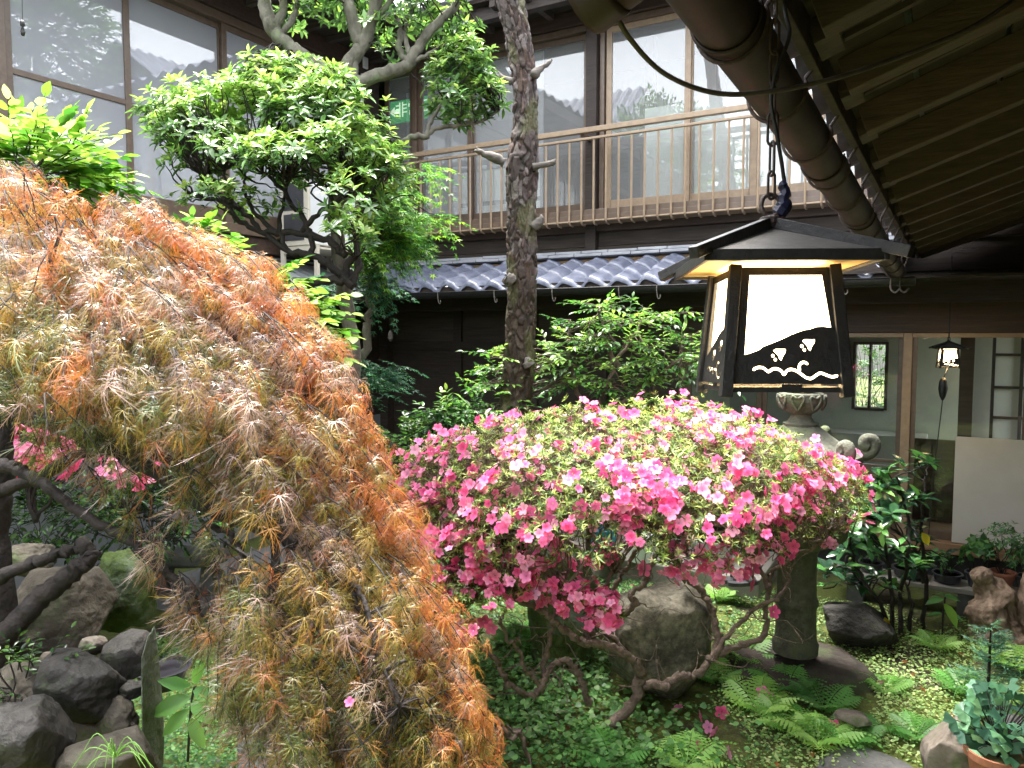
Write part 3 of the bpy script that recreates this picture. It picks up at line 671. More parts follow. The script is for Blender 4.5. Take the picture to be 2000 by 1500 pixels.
b = MB(); b.grid(lambda a, t: (.75+3.6*t, -4.0+13*a, 5.05+1.6*t+.04*math.sin(a*13/.3*6.28)), 500, 12); b.grid(lambda a, t: (1.6+3.4*t, 11.2+7*a, 6.6+2.3*t+.05*math.sin(a*7/.3*6.28)), 250, 12); b.grid(lambda a, t: (5.0+3.4*t, 11.2+7*a, 8.9-2.3*t+.05*math.sin(a*7/.3*6.28)), 250, 12); b.build('upper_roof', M_tile, nb, smooth=True)
part('upper_soffit', M_sarking, [(.8, 1.6, -4, 9, 5.0, 5.03)], nb)
sb = thing('opposite_building', 'tiled roofed wing across the court, mirrored in the upper windows', 'building', (-6, -6, 0))
part('wall', M_plaster, [(-14, -6.5, -6.1, -6.0, 3.0, 5.6)], sb); part('wall', M_board, [(-14, 1.5, -6.12, -6.02, -.1, 3.0)], sb)
b = MB(); b.grid(lambda a, t: (-14+7.7*a, -5.2-5*t, 5.5+2.6*t+.04*math.sin(a*7.7/.3*6.28)), 200, 20); b.grid(lambda a, t: (-6.2+7.7*a, -5.0-3*t, 2.9+1.2*t+.04*math.sin(a*7.7/.3*6.28)), 200, 12); b.build('upper_roof', M_tile, sb, smooth=True)
b = MB(); b.grid(lambda a, t: (-13+5.2*a, -3.6-3*t, 6.4+2.8*t+.05*math.sin(a*5.2/.3*6.28)), 160, 20); b.build('gable_roof', M_tile, sb, smooth=True)
# ------------------------------------------------------------------ exit sign inside the upper window
ex = thing('exit_sign', 'green and white lit emergency exit sign behind the upper window', 'exit sign', ony(800, 214, YW+.45))
p = ony(800, 214, YW+.45); b = MB(); b.bx(p[0]-.36, p[0]+.36, p[1], p[1]+.05, p[2]-.135, p[2]+.135)
b.build('sign_board', emat('exit_green', (.012, .30, .085), .10), ex, bevel=.006)
def text_part(body, size, mat, M, parent, name='lettering'):
    cu = bpy.data.curves.new(name, 'FONT'); cu.body = body; cu.size = size; cu.extrude = .003; cu.align_x = 'CENTER'; cu.align_y = 'CENTER'
    o = bpy.data.objects.new(name, cu); col.objects.link(o); dg = bpy.context.evaluated_depsgraph_get()
    me = bpy.data.meshes.new_from_object(o.evaluated_get(dg)); bpy.data.objects.remove(o); me.transform(M); me.materials.clear()
    return link_mesh(name, me, mat, parent, False)
M_wlet = emat('exit_white', (.75, .95, .70), .12)
text_part('\u975e\u5e38\u53e3', .20, M_wlet, Matrix.Translation((.07, -.006, 0)) @ Matrix.Rotation(math.pi/2, 4, 'X'), ex)
outline('arrow', [[(-.32, 0), (-.24, .06), (-.24, .022), (-.17, .022), (-.17, -.022), (-.24, -.022), (-.24, -.06)]], .006, M_wlet, ex, M=Matrix.Translation((.005, -.006, 0)) @ Matrix.Rotation(math.pi/2, 4, 'X'))
# ================================================================== hanging lantern
PX = .000246
def lx(cx, cy): return (cx-1005)*PX, (964-cy)*PX+CZ-2.300
def hw(z): return .088-.30*(z+.085)*.205/.2*1.0
lan_p = at(1505, 441, 1.40)
lan = thing('hanging_lantern', 'large lit black iron lantern with wave and plover cutouts hanging in front', 'lantern', lan_p, 'lit hanging lanterns', (math.radians(-2.3), 0, math.radians(27.5)))
lan.rotation_mode = 'XYZ'
ZT, ZB, ZF = -.0865, -.2885, -.3105           # panel top, panel bottom, foot (below the apex)
HT, HB = .083, .100
def hwz(z): return HT+(HB-HT)*(ZT-z)/(ZT-ZB)
E_Z0, E_Z1, EH = -.0825, -.0635, .145        # eave slab
b = MB(); b.box((0, 0, (E_Z0+E_Z1)/2+.001), (EH*2-.012, EH*2-.012, E_Z1-E_Z0-.008)); b.build('eave_board', M_under, lan, local=True)
for k in range(4):
    R = Matrix.Rotation(k*math.pi/2, 3, 'Z')
    b = MB(); b.box(R @ Vector((0, -EH, (E_Z0+E_Z1)/2)), (EH*2+.01, .008, E_Z1-E_Z0), M=R); b.build('fascia', M_blackmetal, lan, local=True, bevel=.001)
b = MB(); b.add([(-EH, -EH, E_Z1), (EH, -EH, E_Z1), (EH, EH, E_Z1), (-EH, EH, E_Z1), (0, 0, -.002)], [(0, 1, 4), (1, 2, 4), (2, 3, 4), (3, 0, 4), (3, 2, 1, 0)]); b.build('roof', M_lroof, lan, local=True)
for sx in (-1, 1):
    for sy in (-1, 1):
        b = MB(); b.bar((.006*sx, .006*sy, .004), (sx*(EH+.028), sy*(EH+.028), E_Z1-.010), .018, .020); b.build('hip_bar', M_blackmetal, lan, local=True, bevel=.0015)
b = MB(); b.lathe([(.016, -.004), (.020, .004), (.020, .014), (.012, .018)], 16); b.build('cap', M_rust, lan, local=True)
b = MB(); b.tube([(.017*math.cos(t*.3142), .004*math.sin(t*.3), .037+.021*math.sin(t*.3142)) for t in range(20)], .0042, 8, closed=True); b.build('ring', M_rust, lan, local=True, smooth=True)
for sx in (-1, 1):
    for sy in (-1, 1):
        b = MB(); h0, h1 = hwz(E_Z0)+.001, hwz(ZF)+.001
        b.bar((sx*h0, sy*h0, E_Z0), (sx*h1, sy*h1, ZF), .020, .020, up=(sx, 0, 0)); b.build('post', M_blackmetal, lan, local=True, bevel=.0015)
# panel with the mountain, two plovers and the wave cut out
def pc(cx, cy): return (cx-1005)*PX, ZT-(cy-490)*(ZT-ZB)/800.0
def stroke(pts, w):
    P = smooth_path([(*pc(*p), 0) for p in pts], 5)[:, :2]; T = np.gradient(P, axis=0); T /= np.maximum(np.linalg.norm(T, axis=1, keepdims=True), 1e-9); Nn = np.stack([-T[:, 1], T[:, 0]], 1)
    ws = w*np.ones((len(P), 1)); a, c = P+Nn*ws, P-Nn*ws
    e1 = P[-1]+T[-1]*w; e0 = P[0]-T[0]*w
    return [tuple(q) for q in a]+[tuple(e1)]+[tuple(q) for q in c[::-1]]+[tuple(e0)]
hill = [(720, 1090), (760, 1080), (820, 1058), (850, 1035), (900, 1015), (940, 1000), (985, 982), (1040, 955), (1085, 938), (1130, 922), (1175, 915), (1215, 900), (1260, 897), (1320, 905)]
outer = [(-hwz(ZT), ZT), (hwz(ZT), ZT), (hwz(ZB), ZB), (-hwz(ZB), ZB)]
win = [pc(762, 545), pc(1262, 545)]+[pc(x+(-2 if i == len(hill)-1 else 0), y) for i, (x, y) in list(enumerate(hill))[::-1]]
def bird(ox, oy):
    body = [(918, 1062), (935, 1052), (1005, 1052), (1002, 1075), (985, 1100), (972, 1132), (958, 1118), (950, 1095), (930, 1075)]
    lp = [[pc(x+ox, y+oy) for x, y in body]]
    for x, y, r in ((915, 1098, 12), (932, 1124, 11)): lp.append([(pc(x+ox, y+oy)[0]+r*PX*math.cos(k*.785), pc(x+ox, y+oy)[1]+r*PX*math.sin(k*.785)) for k in range(8)])
    return lp
wave1 = stroke([(782, 1192), (810, 1178), (845, 1180), (868, 1196), (885, 1206), (910, 1190), (940, 1186), (970, 1200), (990, 1225), (1010, 1200), (1040, 1190), (1075, 1200), (1105, 1220), (1140, 1245), (1175, 1252), (1210, 1230), (1240, 1215), (1280, 1228), (1320, 1240), (1355, 1232)], 9*PX)
wave2 = stroke([(1098, 1196), (1095, 1170), (1108, 1148), (1132, 1142), (1150, 1152)], 9*PX)
loops = [outer, win]+bird(0, 0)+bird(200, -66)+[wave1]
lean = math.atan2(HB-HT, ZT-ZB)
for k in range(4):
    # the plate leans outward with the posts
    Mp = Matrix.Rotation(k*math.pi/2, 4, 'Z') @ Matrix.Translation((0, -hwz(ZT)-.002, ZT)) @ Matrix.Rotation(lean, 4, 'X').inverted() @ Matrix.Rotation(math.pi/2, 4, 'X') @ Matrix.Translation((0, -ZT, 0))
    lp = loops+[wave2]
    outline('cutout_panel', lp, .0022, M_blackmetal, lan, M=Mp)
b = MB(); s0, s1 = HT-.006, HB-.009
b.add([(-s0, -s0, ZT), (s0, -s0, ZT), (s0, s0, ZT), (-s0, s0, ZT), (-s1, -s1, ZB+.004), (s1, -s1, ZB+.004), (s1, s1, ZB+.004), (-s1, s1, ZB+.004)], [(0, 4, 5, 1), (1, 5, 6, 2), (2, 6, 7, 3), (3, 7, 4, 0)]); b.build('paper_shade', M_paper, lan, local=True)
for k in range(4):
    R = Matrix.Rotation(k*math.pi/2, 3, 'Z')
    b = MB(); b.box(R @ Vector((0, -HB+.004, ZB-.009)), (HB*2-.016, .008, .009), M=R); b.build('bottom_bar', M_blackmetal, lan, local=True)
    b = MB(); b.box(R @ Vector((.01, -HB+.004, ZB-.002)), (.035, .009, .005), M=R); b.build('tab', M_blackmetal, lan, local=True)
# chain: long links hooked into one another, hung from a rafter hook
ring_z = lan_p[2]+.05
ch = thing('chain', 'long black iron chain links holding the big front lantern', 'chain', lan_p)
zc = ring_z; dirx = RIGHT
k = 0
while zc < zr(lan_p[0])+.02:
    L = .062 if k else .05; b = MB(); a = dirx*math.cos(1.2*k+.5)+FWD*math.sin(1.2*k+.5)
    w = .0085
    pts = []
    for t in range(24):
        th = 2*math.pi*t/24; pts.append(np.array(lan_p)*[1, 1, 0]+[0, 0, zc+L/2-.002]+a*w*max(-1, min(1, 1.5*math.cos(th)))+UP*(L/2)*math.sin(th)*1.0)
    b.tube(pts, .0026, 6, closed=True); b.build('link', M_rust, ch, smooth=True); zc += L-.008; k += 1
cd = thing('power_cord', 'thin black flex twined round the lantern chain with dark blue tape', 'cord', lan_p)
P0 = np.array(lan_p)
b = MB(); b.tube(smooth_path([P0+RIGHT*.012+UP*.016, P0+RIGHT*.026+UP*.05, P0+RIGHT*.020+UP*.10, P0+RIGHT*.004+UP*.16-FWD*.012, P0-RIGHT*.008+UP*.22-FWD*.012, P0+RIGHT*.0+UP*.275-FWD*.014, P0+RIGHT*.022+UP*.335-FWD*.012, P0+RIGHT*.016+UP*.40, P0+RIGHT*.02+UP*.55], 6), .0036, 8); b.build('flex', M_blackmetal, cd, smooth=True)
b = MB(); b.tube(smooth_path([P0+RIGHT*.012+UP*.018, P0+RIGHT*.020+UP*.030, P0+RIGHT*.026+UP*.044, P0+RIGHT*.024+UP*.062, P0+RIGHT*.019+UP*.078], 4, .0015), [.006, .012, .015, .015, .014, .016, .014, .013, .012, .010, .010, .010, .010, .009, .009, .008, .006], 8); b.build('tape_wrap', M_navy, cd)
b = MB(); b.tube(smooth_path([at(1195, 10, 1.12), at(1230, 75, 1.15), at(1300, 145, 1.2), at(1400, 182, 1.25), at(1510, 178, 1.27), at(1640, 150, 1.3), at(1800, 95, 1.35), at(1920, 40, 1.4), at(2060, -60, 1.5)], 8), .0042, 8)
tag(b.build('slack_cable', M_cord, smooth=True), 'slack grey brown cable sagging below the eave rafters', 'cable')
# one smaller lantern farther away, and a stand-in for a mirrored one, share the shapes
l2 = copy_tree(lan); l2.location = at(1853, 668, 6.0); l2.scale = (.66, .66, .66); l2.rotation_euler = (0, 0, math.radians(12)); l2['label'] = 'small lit lantern hanging before the glass doors with a plug below'
b = MB(); p = at(1853, 668, 6.0); b.tube([p, (p[0], p[1], 2.70)], .004, 6); tag(b.build('hanging_wire', M_blackmetal), 'thin dark wire holding the small lantern before the glass doors', 'wire')
b = MB(); q = at(1842, 752, 6.0); b.lathe([(.012, .06), (.028, .03), (.034, -.03), (.022, -.09), (.008, -.12)], 12, q); b.tube(smooth_path([q+[0, 0, -.12], q+[-.02, 0, -.4], q+[-.05, 0, -.8], q+[-.06, 0, -1.2]], 4), .004, 6); b.tube([q+[0, 0, .05], (p[0], p[1], p[2]-.2)], .004, 6)
tag(b.build('cord_switch', M_blackmetal, smooth=True), 'black bulb shaped plug on a cord under the small lantern', 'plug')
l3 = copy_tree(lan); l3.location = at(1913, 690, 7.6); l3.scale = (.36, .36, .36); l3.rotation_euler = (0, 0, math.radians(5)); l3['label'] = 'smallest lit lantern behind the right glass door standing in for a reflection'
b = MB(); p = at(1913, 690, 7.6); b.tube([p, (p[0], p[1], 2.63)], .004, 6); tag(b.build('hanging_wire', M_blackmetal), 'thin dark wire added for the reflection stand-in lantern inside the door', 'wire')
# ================================================================== pine trunk in the middle
G_MID = [S(96, 140, 48), S(70, 112, 40), S(48, 86, 34), S(130, 170, 60), S(38, 66, 30)]
G_LIME = [S(150, 190, 60), S(120, 170, 50), S(90, 140, 45), S(175, 205, 90)]
def pine():
    t = thing('pine_tree', 'tall pine trunk with flaking plated bark and snapped branch stubs', 'tree', (at(985, 830, 5.2)[0], at(985, 830, 5.2)[1], 0))
    ctr = [(990, 1150, 41.5), (995, 900, 39.5), (998, 840, 35.5), (1008, 780, 30.5), (1014, 700, 28.5), (1018, 600, 26.5), (1019, 500, 26.5), (1019, 420, 27.5), (1019, 350, 29.5), (1022, 310, 29.5), (1026, 250, 23), (1026, 180, 23), (1021, 130, 23.5), (1013, 80, 23.5), (1005, 40, 24.5), (997, 0, 26.5), (983, -80, 24.5), (963, -200, 22.5), (940, -400, 20.5)]
    C_ = smooth_path([at(u, v, 5.2) for u, v, _ in ctr], 4); R_ = np.interp(np.linspace(0, 1, len(C_)), np.linspace(0, 1, len(ctr)), [w*5.2/1490 for _, _, w in ctr])
    seg = np.concatenate([[0], np.cumsum(np.linalg.norm(np.diff(C_, axis=0), axis=1))]); L = seg[-1]
    ny, nt = 620, 132; ss = np.linspace(0, L, ny)
    cen = np.stack([np.interp(ss, seg, C_[:, i]) for i in range(3)], 1); rad = np.interp(ss, seg, R_)
    th = np.linspace(0, 2*np.pi, nt, endpoint=False)
    rr = .125; X = np.stack(np.meshgrid(th*rr, ss), -1).reshape(-1, 2)
    warp = np.array([[noise.noise(Vector((x*14, y*9, 1)))*.026, noise.noise(Vector((x*11, y*8, 7)))*.055] for x, y in X[:, :2]])
    Xw = X+warp
    ns = 1500; seeds = np.stack([RNG.uniform(0, 2*np.pi*rr, ns), RNG.uniform(0, L, ns)], 1); per = 2*np.pi*rr
    sd_ = np.concatenate([seeds, seeds+[per, 0], seeds-[per, 0]]); sid = np.tile(np.arange(ns), 3)
    d1 = np.zeros(len(Xw)); d2 = np.zeros(len(Xw)); idc = np.zeros(len(Xw), int)
    for a in range(0, len(Xw), 4000):
        q = Xw[a:a+4000]; D = np.sqrt(((q[:, None, 0]-sd_[None, :, 0])*1.9)**2+(q[:, None, 1]-sd_[None, :, 1])**2)
        i2 = np.argpartition(D, 1, 1)[:, :2]; v = np.take_along_axis(D, i2, 1); o = np.argsort(v, 1); v = np.take_along_axis(v, o, 1); i2 = np.take_along_axis(i2, o, 1)
        d1[a:a+4000] = v[:, 0]; d2[a:a+4000] = v[:, 1]; idc[a:a+4000] = sid[i2[:, 0]]
    e = np.clip((d2-d1)/.009, 0, 1); e = e*e*(3-2*e)
    ph = RNG.uniform(.2, 1.0, ns); tilt = RNG.normal(0, .35, (ns, 2))
    dq = Xw-seeds[idc]; dq[:, 0] = (dq[:, 0]+per/2) % per-per/2
    h = e*(.004+.010*ph[idc])+np.clip((dq*tilt[idc]).sum(1), -.006, .008)*e
    h += np.array([noise.noise(Vector((x*40, y*30, 3)))*.0016+noise.noise(Vector((x*6, y*4, 9)))*.006 for x, y in X])
    for hs_, amp in ((1.75, .016), (2.35, .014)): pass
    pal = np.array([S(150, 138, 132), S(118, 104, 100), S(134, 112, 104), S(92, 78, 70), S(165, 152, 148), S(118, 96, 84), S(104, 96, 90)])
    zw = cen[np.repeat(np.arange(ny), nt), 2]
    dark = np.clip((2.55-zw)/.9, 0, 1)[:, None]*.0
    pc_ = pal[RNG.integers(0, len(pal), ns)]*RNG.uniform(.82, 1.1, (ns, 1)); low = np.array([S(98, 82, 68), S(80, 66, 54), S(112, 98, 84), S(88, 78, 60)])[RNG.integers(0, 4, ns)]
    lowmix = np.clip((2.75-zw+RNG.normal(0, .15, ns)[idc])/.5, 0, 1)[:, None]
    colr = (pc_[idc]*.45*(1-lowmix)+low[idc]*.40*lowmix)*e[:, None]+np.array(S(42, 35, 30))*(1-e[:, None])
    ms = np.array([noise.noise(Vector((x*5+30, y*3, 3))) for x, y in X]); mm = np.clip((ms-.22)*5, 0, 1)[:, None]*.6; colr = colr*(1-mm)+np.array(S(92, 92, 62))*mm
    tan = norm(np.gradient(cen, axis=0)); u0 = norm(np.cross(tan, FWD)); w0 = np.cross(tan, u0)
    R2 = (np.repeat(rad, nt)-.008+h); flare = 1+.25*np.clip((1.55-zw)/.5, 0, 1)*(1+.3*np.sin(np.tile(th, ny)*4))*.6; R2 *= flare
    V = np.repeat(cen, nt, 0)+R2[:, None]*(np.tile(np.cos(th), ny)[:, None]*np.repeat(u0, nt, 0)+np.tile(np.sin(th), ny)[:, None]*np.repeat(w0, nt, 0))
    i, k = np.meshgrid(np.arange(ny-1), np.arange(nt), indexing='ij'); k2 = (k+1) % nt
    F = np.stack([i*nt+k, i*nt+k2, (i+1)*nt+k2, (i+1)*nt+k], -1).reshape(-1, 4)
    np_mesh('trunk', V, F.ravel(), np.full(len(F), 4), M_bark, t, True, colr)
    for pts, r in (([(985, 318), (960, 306), (940, 298), (928, 294)], (13, 5)), ([(1040, 326), (1062, 322), (1080, 318)], (11, 8)), ([(1080, 318), (1084, 312)], (7, 3)), ([(1040, 148), (1056, 134), (1070, 124), (1078, 116)], (12, 3)),
                   ([(1000, 160), (975, 148), (962, 134)], (11, 4)), ([(1040, 445), (1054, 432), (1060, 424)], (14, 7)), ([(1035, 715), (1030, 706), (1026, 703)], (14, 11)), ([(1000, 553), (993, 545), (990, 543)], (18, 12)), ([(935, 296), (930, 288)], (7, 3))):
        b = MB(); P = smooth_path([at(u, v, 5.2-.10*(1 if len(pts) != 2 else 1)-.0*i) for i, (u, v) in enumerate(pts)], 4, .002); b.tube(P, [q*.8*5.1/1490*random.uniform(.75, 1.2) for q in rad_path(r[0], r[1], len(P))], 9); b.build('branch_stub', M_stub, t, smooth=True)
pine()

# ================================================================== foliage helpers
def shrub_sprays(t, blobs, n, base_nodes, leaf_t, size, pal, w, mat, twig_mat, length=(.25, .45), nleaf=11, droop=.25, up=.25, rt=.0035, shell=.35, low=-.4, density_name='foliage', lightpal=None):
    L = Leaf(); tw = MB(); bn = [np.asarray(q) for q in base_nodes]
    tot = sum(b[2] for b in blobs)
    for c, r, wgt in blobs:
        for p, q in blob_points(int(n*wgt/tot), c, r, shell, low=low):
            d = q*.8+UP*up+RNG.normal(0, .25, 3); ln = RNG.uniform(*length)
            pl = lightpal if (lightpal is not None and q[2] > .15 and RNG.uniform() < .6) else pal
            spray(L, tw, p-d/np.linalg.norm(d)*ln*.5, d, ln, nleaf, size*RNG.uniform(.85, 1.15), pl, w if pl is pal else None, droop, rt)
            if RNG.uniform() < .45: twig_to(tw, nearest(bn, p), p-d/np.linalg.norm(d)*ln*.5, rt*1.6, rt, .06)
    L.build(density_name, leaf_t, mat, t); tw.build('twigs', twig_mat, t, smooth=True)

# ================================================================== osmanthus tree, left of centre
osm = thing('broadleaf_tree', 'clipped evergreen tree with pale trunk and dense pad of glossy leaves', 'tree', (*at(690, 900, 4.3)[:2], 0))
D0 = 4.3
def bq(pts, r, k=5, d=D0, name='branch', parent=None, mat=None, jit=.004, n=10):
    P = smooth_path([at(*(p if len(p) == 3 else (*p, d))) for p in pts], k, jit); b = MB(); b.tube(P, [q*.80*d/1490*random.uniform(.9, 1.1) for q in rad_path(r[0], r[1], len(P))], n)
    b.build(name, mat or M_barkg, parent or osm, smooth=True); return P
tr = bq([(700, 1400), (692, 1000), (686, 800), (690, 700), (672, 560), (660, 470), (654, 380), (655, 300), (662, 220), (680, 165)], (21, 14), 6, name='trunk')
nodes = list(tr[20:])
for pts, r in (([(668, 200), (640, 150), (590, 110), (555, 82), (532, 55), (520, 20), (505, -30)], (22, 15)), ([(535, 60), (548, 30), (556, -20)], (13, 8)), ([(545, 72), (570, 40), (580, 10), (600, -30)], (9, 6)),
               ([(662, 190), (680, 130), (710, 85), (722, 50), (735, 0), (735, -50)], (20, 13)), ([(705, 90), (690, 40), (680, 0), (684, -40)], (18, 12)), ([(722, 50), (750, 20), (775, -20)], (10, 6)),
               ([(680, 170), (730, 150), (775, 135), (800, 125), (815, 95), (850, 50), (890, 10), (920, -30)], (19, 8)), ([(800, 125), (780, 95), (785, 60), (800, 30), (820, -10)], (10, 5)), ([(798, 122), (830, 110), (862, 88)], (8, 4)),
               ([(800, 108), (790, 70), (770, 30)], (8, 4)), ([(695, 180), (690, 120), (700, 95)], (12, 8)),
               ([(780, 290), (800, 268), (830, 268), (850, 250), (900, 245), (940, 235), (975, 215)], (9, 3)), ([(835, 262), (845, 230), (870, 195)], (6, 3)), ([(660, 400), (700, 370), (740, 330), (780, 290)], (11, 9))):
    nodes += list(bq(pts, r, 5))
for pts, r in (([(690, 560), (655, 525), (610, 500), (560, 490), (510, 450), (470, 410), (430, 380), (400, 345)], (11, 4)), ([(676, 500), (640, 470), (590, 455), (540, 455), (480, 440), (440, 400), (395, 385), (370, 375)], (10, 4)),
               ([(610, 500), (600, 440), (570, 400), (540, 360), (510, 330)], (8, 4)), ([(560, 490), (545, 440), (555, 400), (560, 350)], (7, 3)), ([(545, 455), (500, 420), (480, 380), (475, 340)], (7, 3)), ([(590, 455), (620, 420), (650, 400), (690, 370)], (7, 4)),
               ([(690, 560), (700, 500), (690, 450), (720, 400)], (8, 4)), ([(470, 410), (440, 370), (440, 330)], (6, 3)), ([(680, 545), (700, 520), (695, 440)], (8, 5)), ([(600, 555), (640, 548), (670, 550), (680, 520), (695, 500)], (12, 9))):
    nodes += list(bq(pts, r, 5, mat=M_barkd, jit=.006, d=4.1, n=7))
OL = Leaf(); OT = MB()
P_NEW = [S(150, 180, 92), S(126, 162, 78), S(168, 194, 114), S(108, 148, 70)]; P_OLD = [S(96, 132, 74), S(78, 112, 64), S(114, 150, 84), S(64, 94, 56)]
def osm_blob(c, r, n, low=-.35, newf=.62, size=.056, nodes=nodes):
    for p, q in blob_points(n, c, r, .45, low=low):
        if noise.noise(Vector(p*4.5)) < -.2 or (q[2] < -.15 and RNG.uniform() < .4): continue
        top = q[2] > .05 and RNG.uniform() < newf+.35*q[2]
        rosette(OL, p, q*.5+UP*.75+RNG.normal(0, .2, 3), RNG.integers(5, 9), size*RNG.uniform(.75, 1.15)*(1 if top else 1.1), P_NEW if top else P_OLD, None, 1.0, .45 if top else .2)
        if RNG.uniform() < .3: twig_to(OT, nearest(nodes, p), p, .006, .0025, .05, -.02)
def px(u, v, d): return at(u, v, d)
k_ = 4.2/1490
for u, v, ru, rv, n, d in ((520, 235, 200, 80, 330, 4.2), (400, 275, 110, 75, 150, 4.15), (640, 240, 130, 95, 210, 4.15), (560, 170, 130, 50, 120, 4.3), (690, 305, 92, 72, 150, 4.0), (480, 330, 150, 55, 130, 4.1), (620, 330, 140, 60, 110, 3.95), (360, 240, 70, 60, 70, 4.2), (700, 400, 70, 70, 60, 3.9), (430, 400, 90, 45, 30, 4.1), (500, 400, 70, 35, 16, 4.0), (760, 360, 50, 60, 50, 4.1), (690, 470, 50, 50, 26, 3.9)):
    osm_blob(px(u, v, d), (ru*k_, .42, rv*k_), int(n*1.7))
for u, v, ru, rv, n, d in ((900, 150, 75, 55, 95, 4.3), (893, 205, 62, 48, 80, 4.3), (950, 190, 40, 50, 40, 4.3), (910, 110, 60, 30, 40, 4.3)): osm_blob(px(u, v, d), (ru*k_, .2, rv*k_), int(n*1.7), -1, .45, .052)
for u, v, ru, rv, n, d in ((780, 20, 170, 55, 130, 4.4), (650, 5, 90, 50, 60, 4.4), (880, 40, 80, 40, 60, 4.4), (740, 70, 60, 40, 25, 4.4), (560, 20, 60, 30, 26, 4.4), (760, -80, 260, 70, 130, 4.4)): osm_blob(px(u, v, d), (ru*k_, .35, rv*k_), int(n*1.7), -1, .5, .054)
OL.build('foliage', T_LONG if False else ovate(.36, .06, .25), L_gloss, osm); OT.build('twigs', M_barkd, osm, smooth=True)

# ================================================================== small green maple beside it
gm_ = thing('green_maple', 'small green Japanese maple with feathery leaves between pale trunk and balcony', 'tree', (*onz(790, 1180, 0)[:2], 0))
D1 = 4.9; b0 = np.array(origin(gm_))
P = smooth_path([b0, at(690, 900, D1), at(800, 640, D1), at(845, 560, D1), at(735, 520, D1) if False else at(850, 470, D1), at(800, 400, D1)], 6, .01)
P = smooth_path([at(705, 1150, D1), at(700, 800, D1), at(715, 660, D1), at(722, 600, D1), at(728, 520, D1), at(745, 450, D1), at(760, 380, D1)], 6, .008)
b = MB(); b.tube(P, rad_path(.035, .012, len(P)), 8); b.build('trunk', M_barkg, gm_, smooth=True); nodes1 = list(P[6:])
L = Leaf(); tw = MB(); pal = [S(130, 175, 60), S(100, 150, 60), S(80, 130, 60), S(62, 112, 62)]; pal2 = [S(60, 110, 80), S(48, 95, 72), S(70, 122, 84)]
kk = D1/1490
for u, v, ru, rv, n, pl in ((780, 390, 55, 45, 60, pal), (770, 450, 70, 50, 95, pal), (730, 500, 50, 45, 70, pal), (800, 470, 45, 40, 50, pal), (735, 560, 40, 30, 30, pal2), (845, 330, 40, 22, 12, pal), (850, 425, 70, 14, 16, pal), (710, 430, 50, 60, 40, pal), (640, 560, 60, 30, 26, pal2)):
    for p, q in blob_points(n, at(u, v, D1), (ru*kk, .3, rv*kk), .3, low=-1):
        d = q*.6+RIGHT*.6+RNG.normal(0, .3, 3)-UP*.1
        spray(L, tw, p-d*.1, d, RNG.uniform(.14, .26), 9, .052, pl, None, .5, .0018)
        if RNG.uniform() < .35: twig_to(tw, nearest(nodes1, p), p-d*.1, .004, .002, .05)
for u, v, n in ((745, 722, 30), (765, 745, 30), (715, 710, 18), (790, 718, 10), (730, 770, 12), (700, 740, 20)):
    for i in range(n//2):
        p = at(u+RNG.normal(0, 22), v+RNG.normal(0, 9), D1+RNG.normal(0, .12)); d = RIGHT+FWD*RNG.normal(0, .3)-UP*.05
        spray(L, tw, p-d*.1, d, .2, 9, .05, pal2, None, .35, .0016)
twig_to(tw, P[10], at(760, 735, D1), .006, .003, .02); twig_to(tw, P[9], at(715, 715, D1), .006, .003, .02)
L.build('foliage', T_PALM, L_soft, gm_); tw.build('twigs', M_barkd, gm_, smooth=True)

# ================================================================== lime leaved shrubs at left
ls = thing('leafy_shrub', 'lime leaved shrub reaching up before the left frosted windows', 'shrub', (*at(40, 700, 3.2)[:2], .3))
L = Leaf(); tw = MB(); base = at(40, 800, 3.2); d3 = 3.15
stem = smooth_path([at(0, 900, d3), at(20, 600, d3), at(30, 450, d3), at(60, 360, d3), at(80, 320, d3)], 5, .01); tw.tube(stem, rad_path(.02, .006, len(stem)), 7)
LP = [S(154, 188, 86), S(128, 168, 70), S(110, 150, 62), S(176, 202, 116)]; LP2 = [S(80, 130, 45), S(60, 105, 42), S(100, 150, 50)]
for (u0, v0), (u1, v1) in (((30, 340), (80, 240)), ((80, 320), (150, 205)), ((60, 350), (200, 255)), ((70, 340), (220, 300)), ((90, 340), (262, 345)), ((40, 330), (20, 225)), ((80, 310), (60, 215)), ((20, 360), (-30, 260)), ((90, 345), (180, 325)), ((60, 345), (120, 270)), ((110, 340), (235, 335)), ((90, 350), (170, 360)), ((30, 350), (30, 270)), ((50, 350), (-20, 300)), ((70, 330), (140, 250)), ((100, 330), (190, 290)), ((110, 350), (250, 360)), ((20, 330), (0, 240)), ((60, 360), (120, 330))):
    a, c = at(u0, v0, d3+RNG.normal(0, .1)), at(u1, v1, d3+RNG.normal(0, .18)); dd = c-a; ln = np.linalg.norm(dd)
    spray(L, tw, a, dd+UP*.05, ln*1.08, int(8+ln*30), .092, LP if RNG.uniform() < .75 else LP2, None, .12, .004)
for p, q in blob_points(90, at(70, 335, d3+.1), (.26, .3, .14), .3, low=-1):
    spray(L, tw, p, q+RNG.normal(0, .3, 3)+UP*.3, .22, 8, .085, LP2 if q[2] < .3 else LP, None, .15, .003)
L.build('foliage', T_ROUND, L_soft, ls); tw.build('twigs', M_barkd, ls, smooth=True)
ms = thing('leafy_shrub', 'lime leaved shrub peeping out behind the red lace maple crown', 'shrub', (*at(560, 900, 3.4)[:2], .0))
L = Leaf(); tw = MB(); d3 = 3.4; stem = smooth_path([at(540, 1200, d3), at(530, 900, d3), at(520, 700, d3), at(500, 560, d3), at(470, 500, d3)], 5, .01); tw.tube(stem, rad_path(.022, .008, len(stem)), 7)
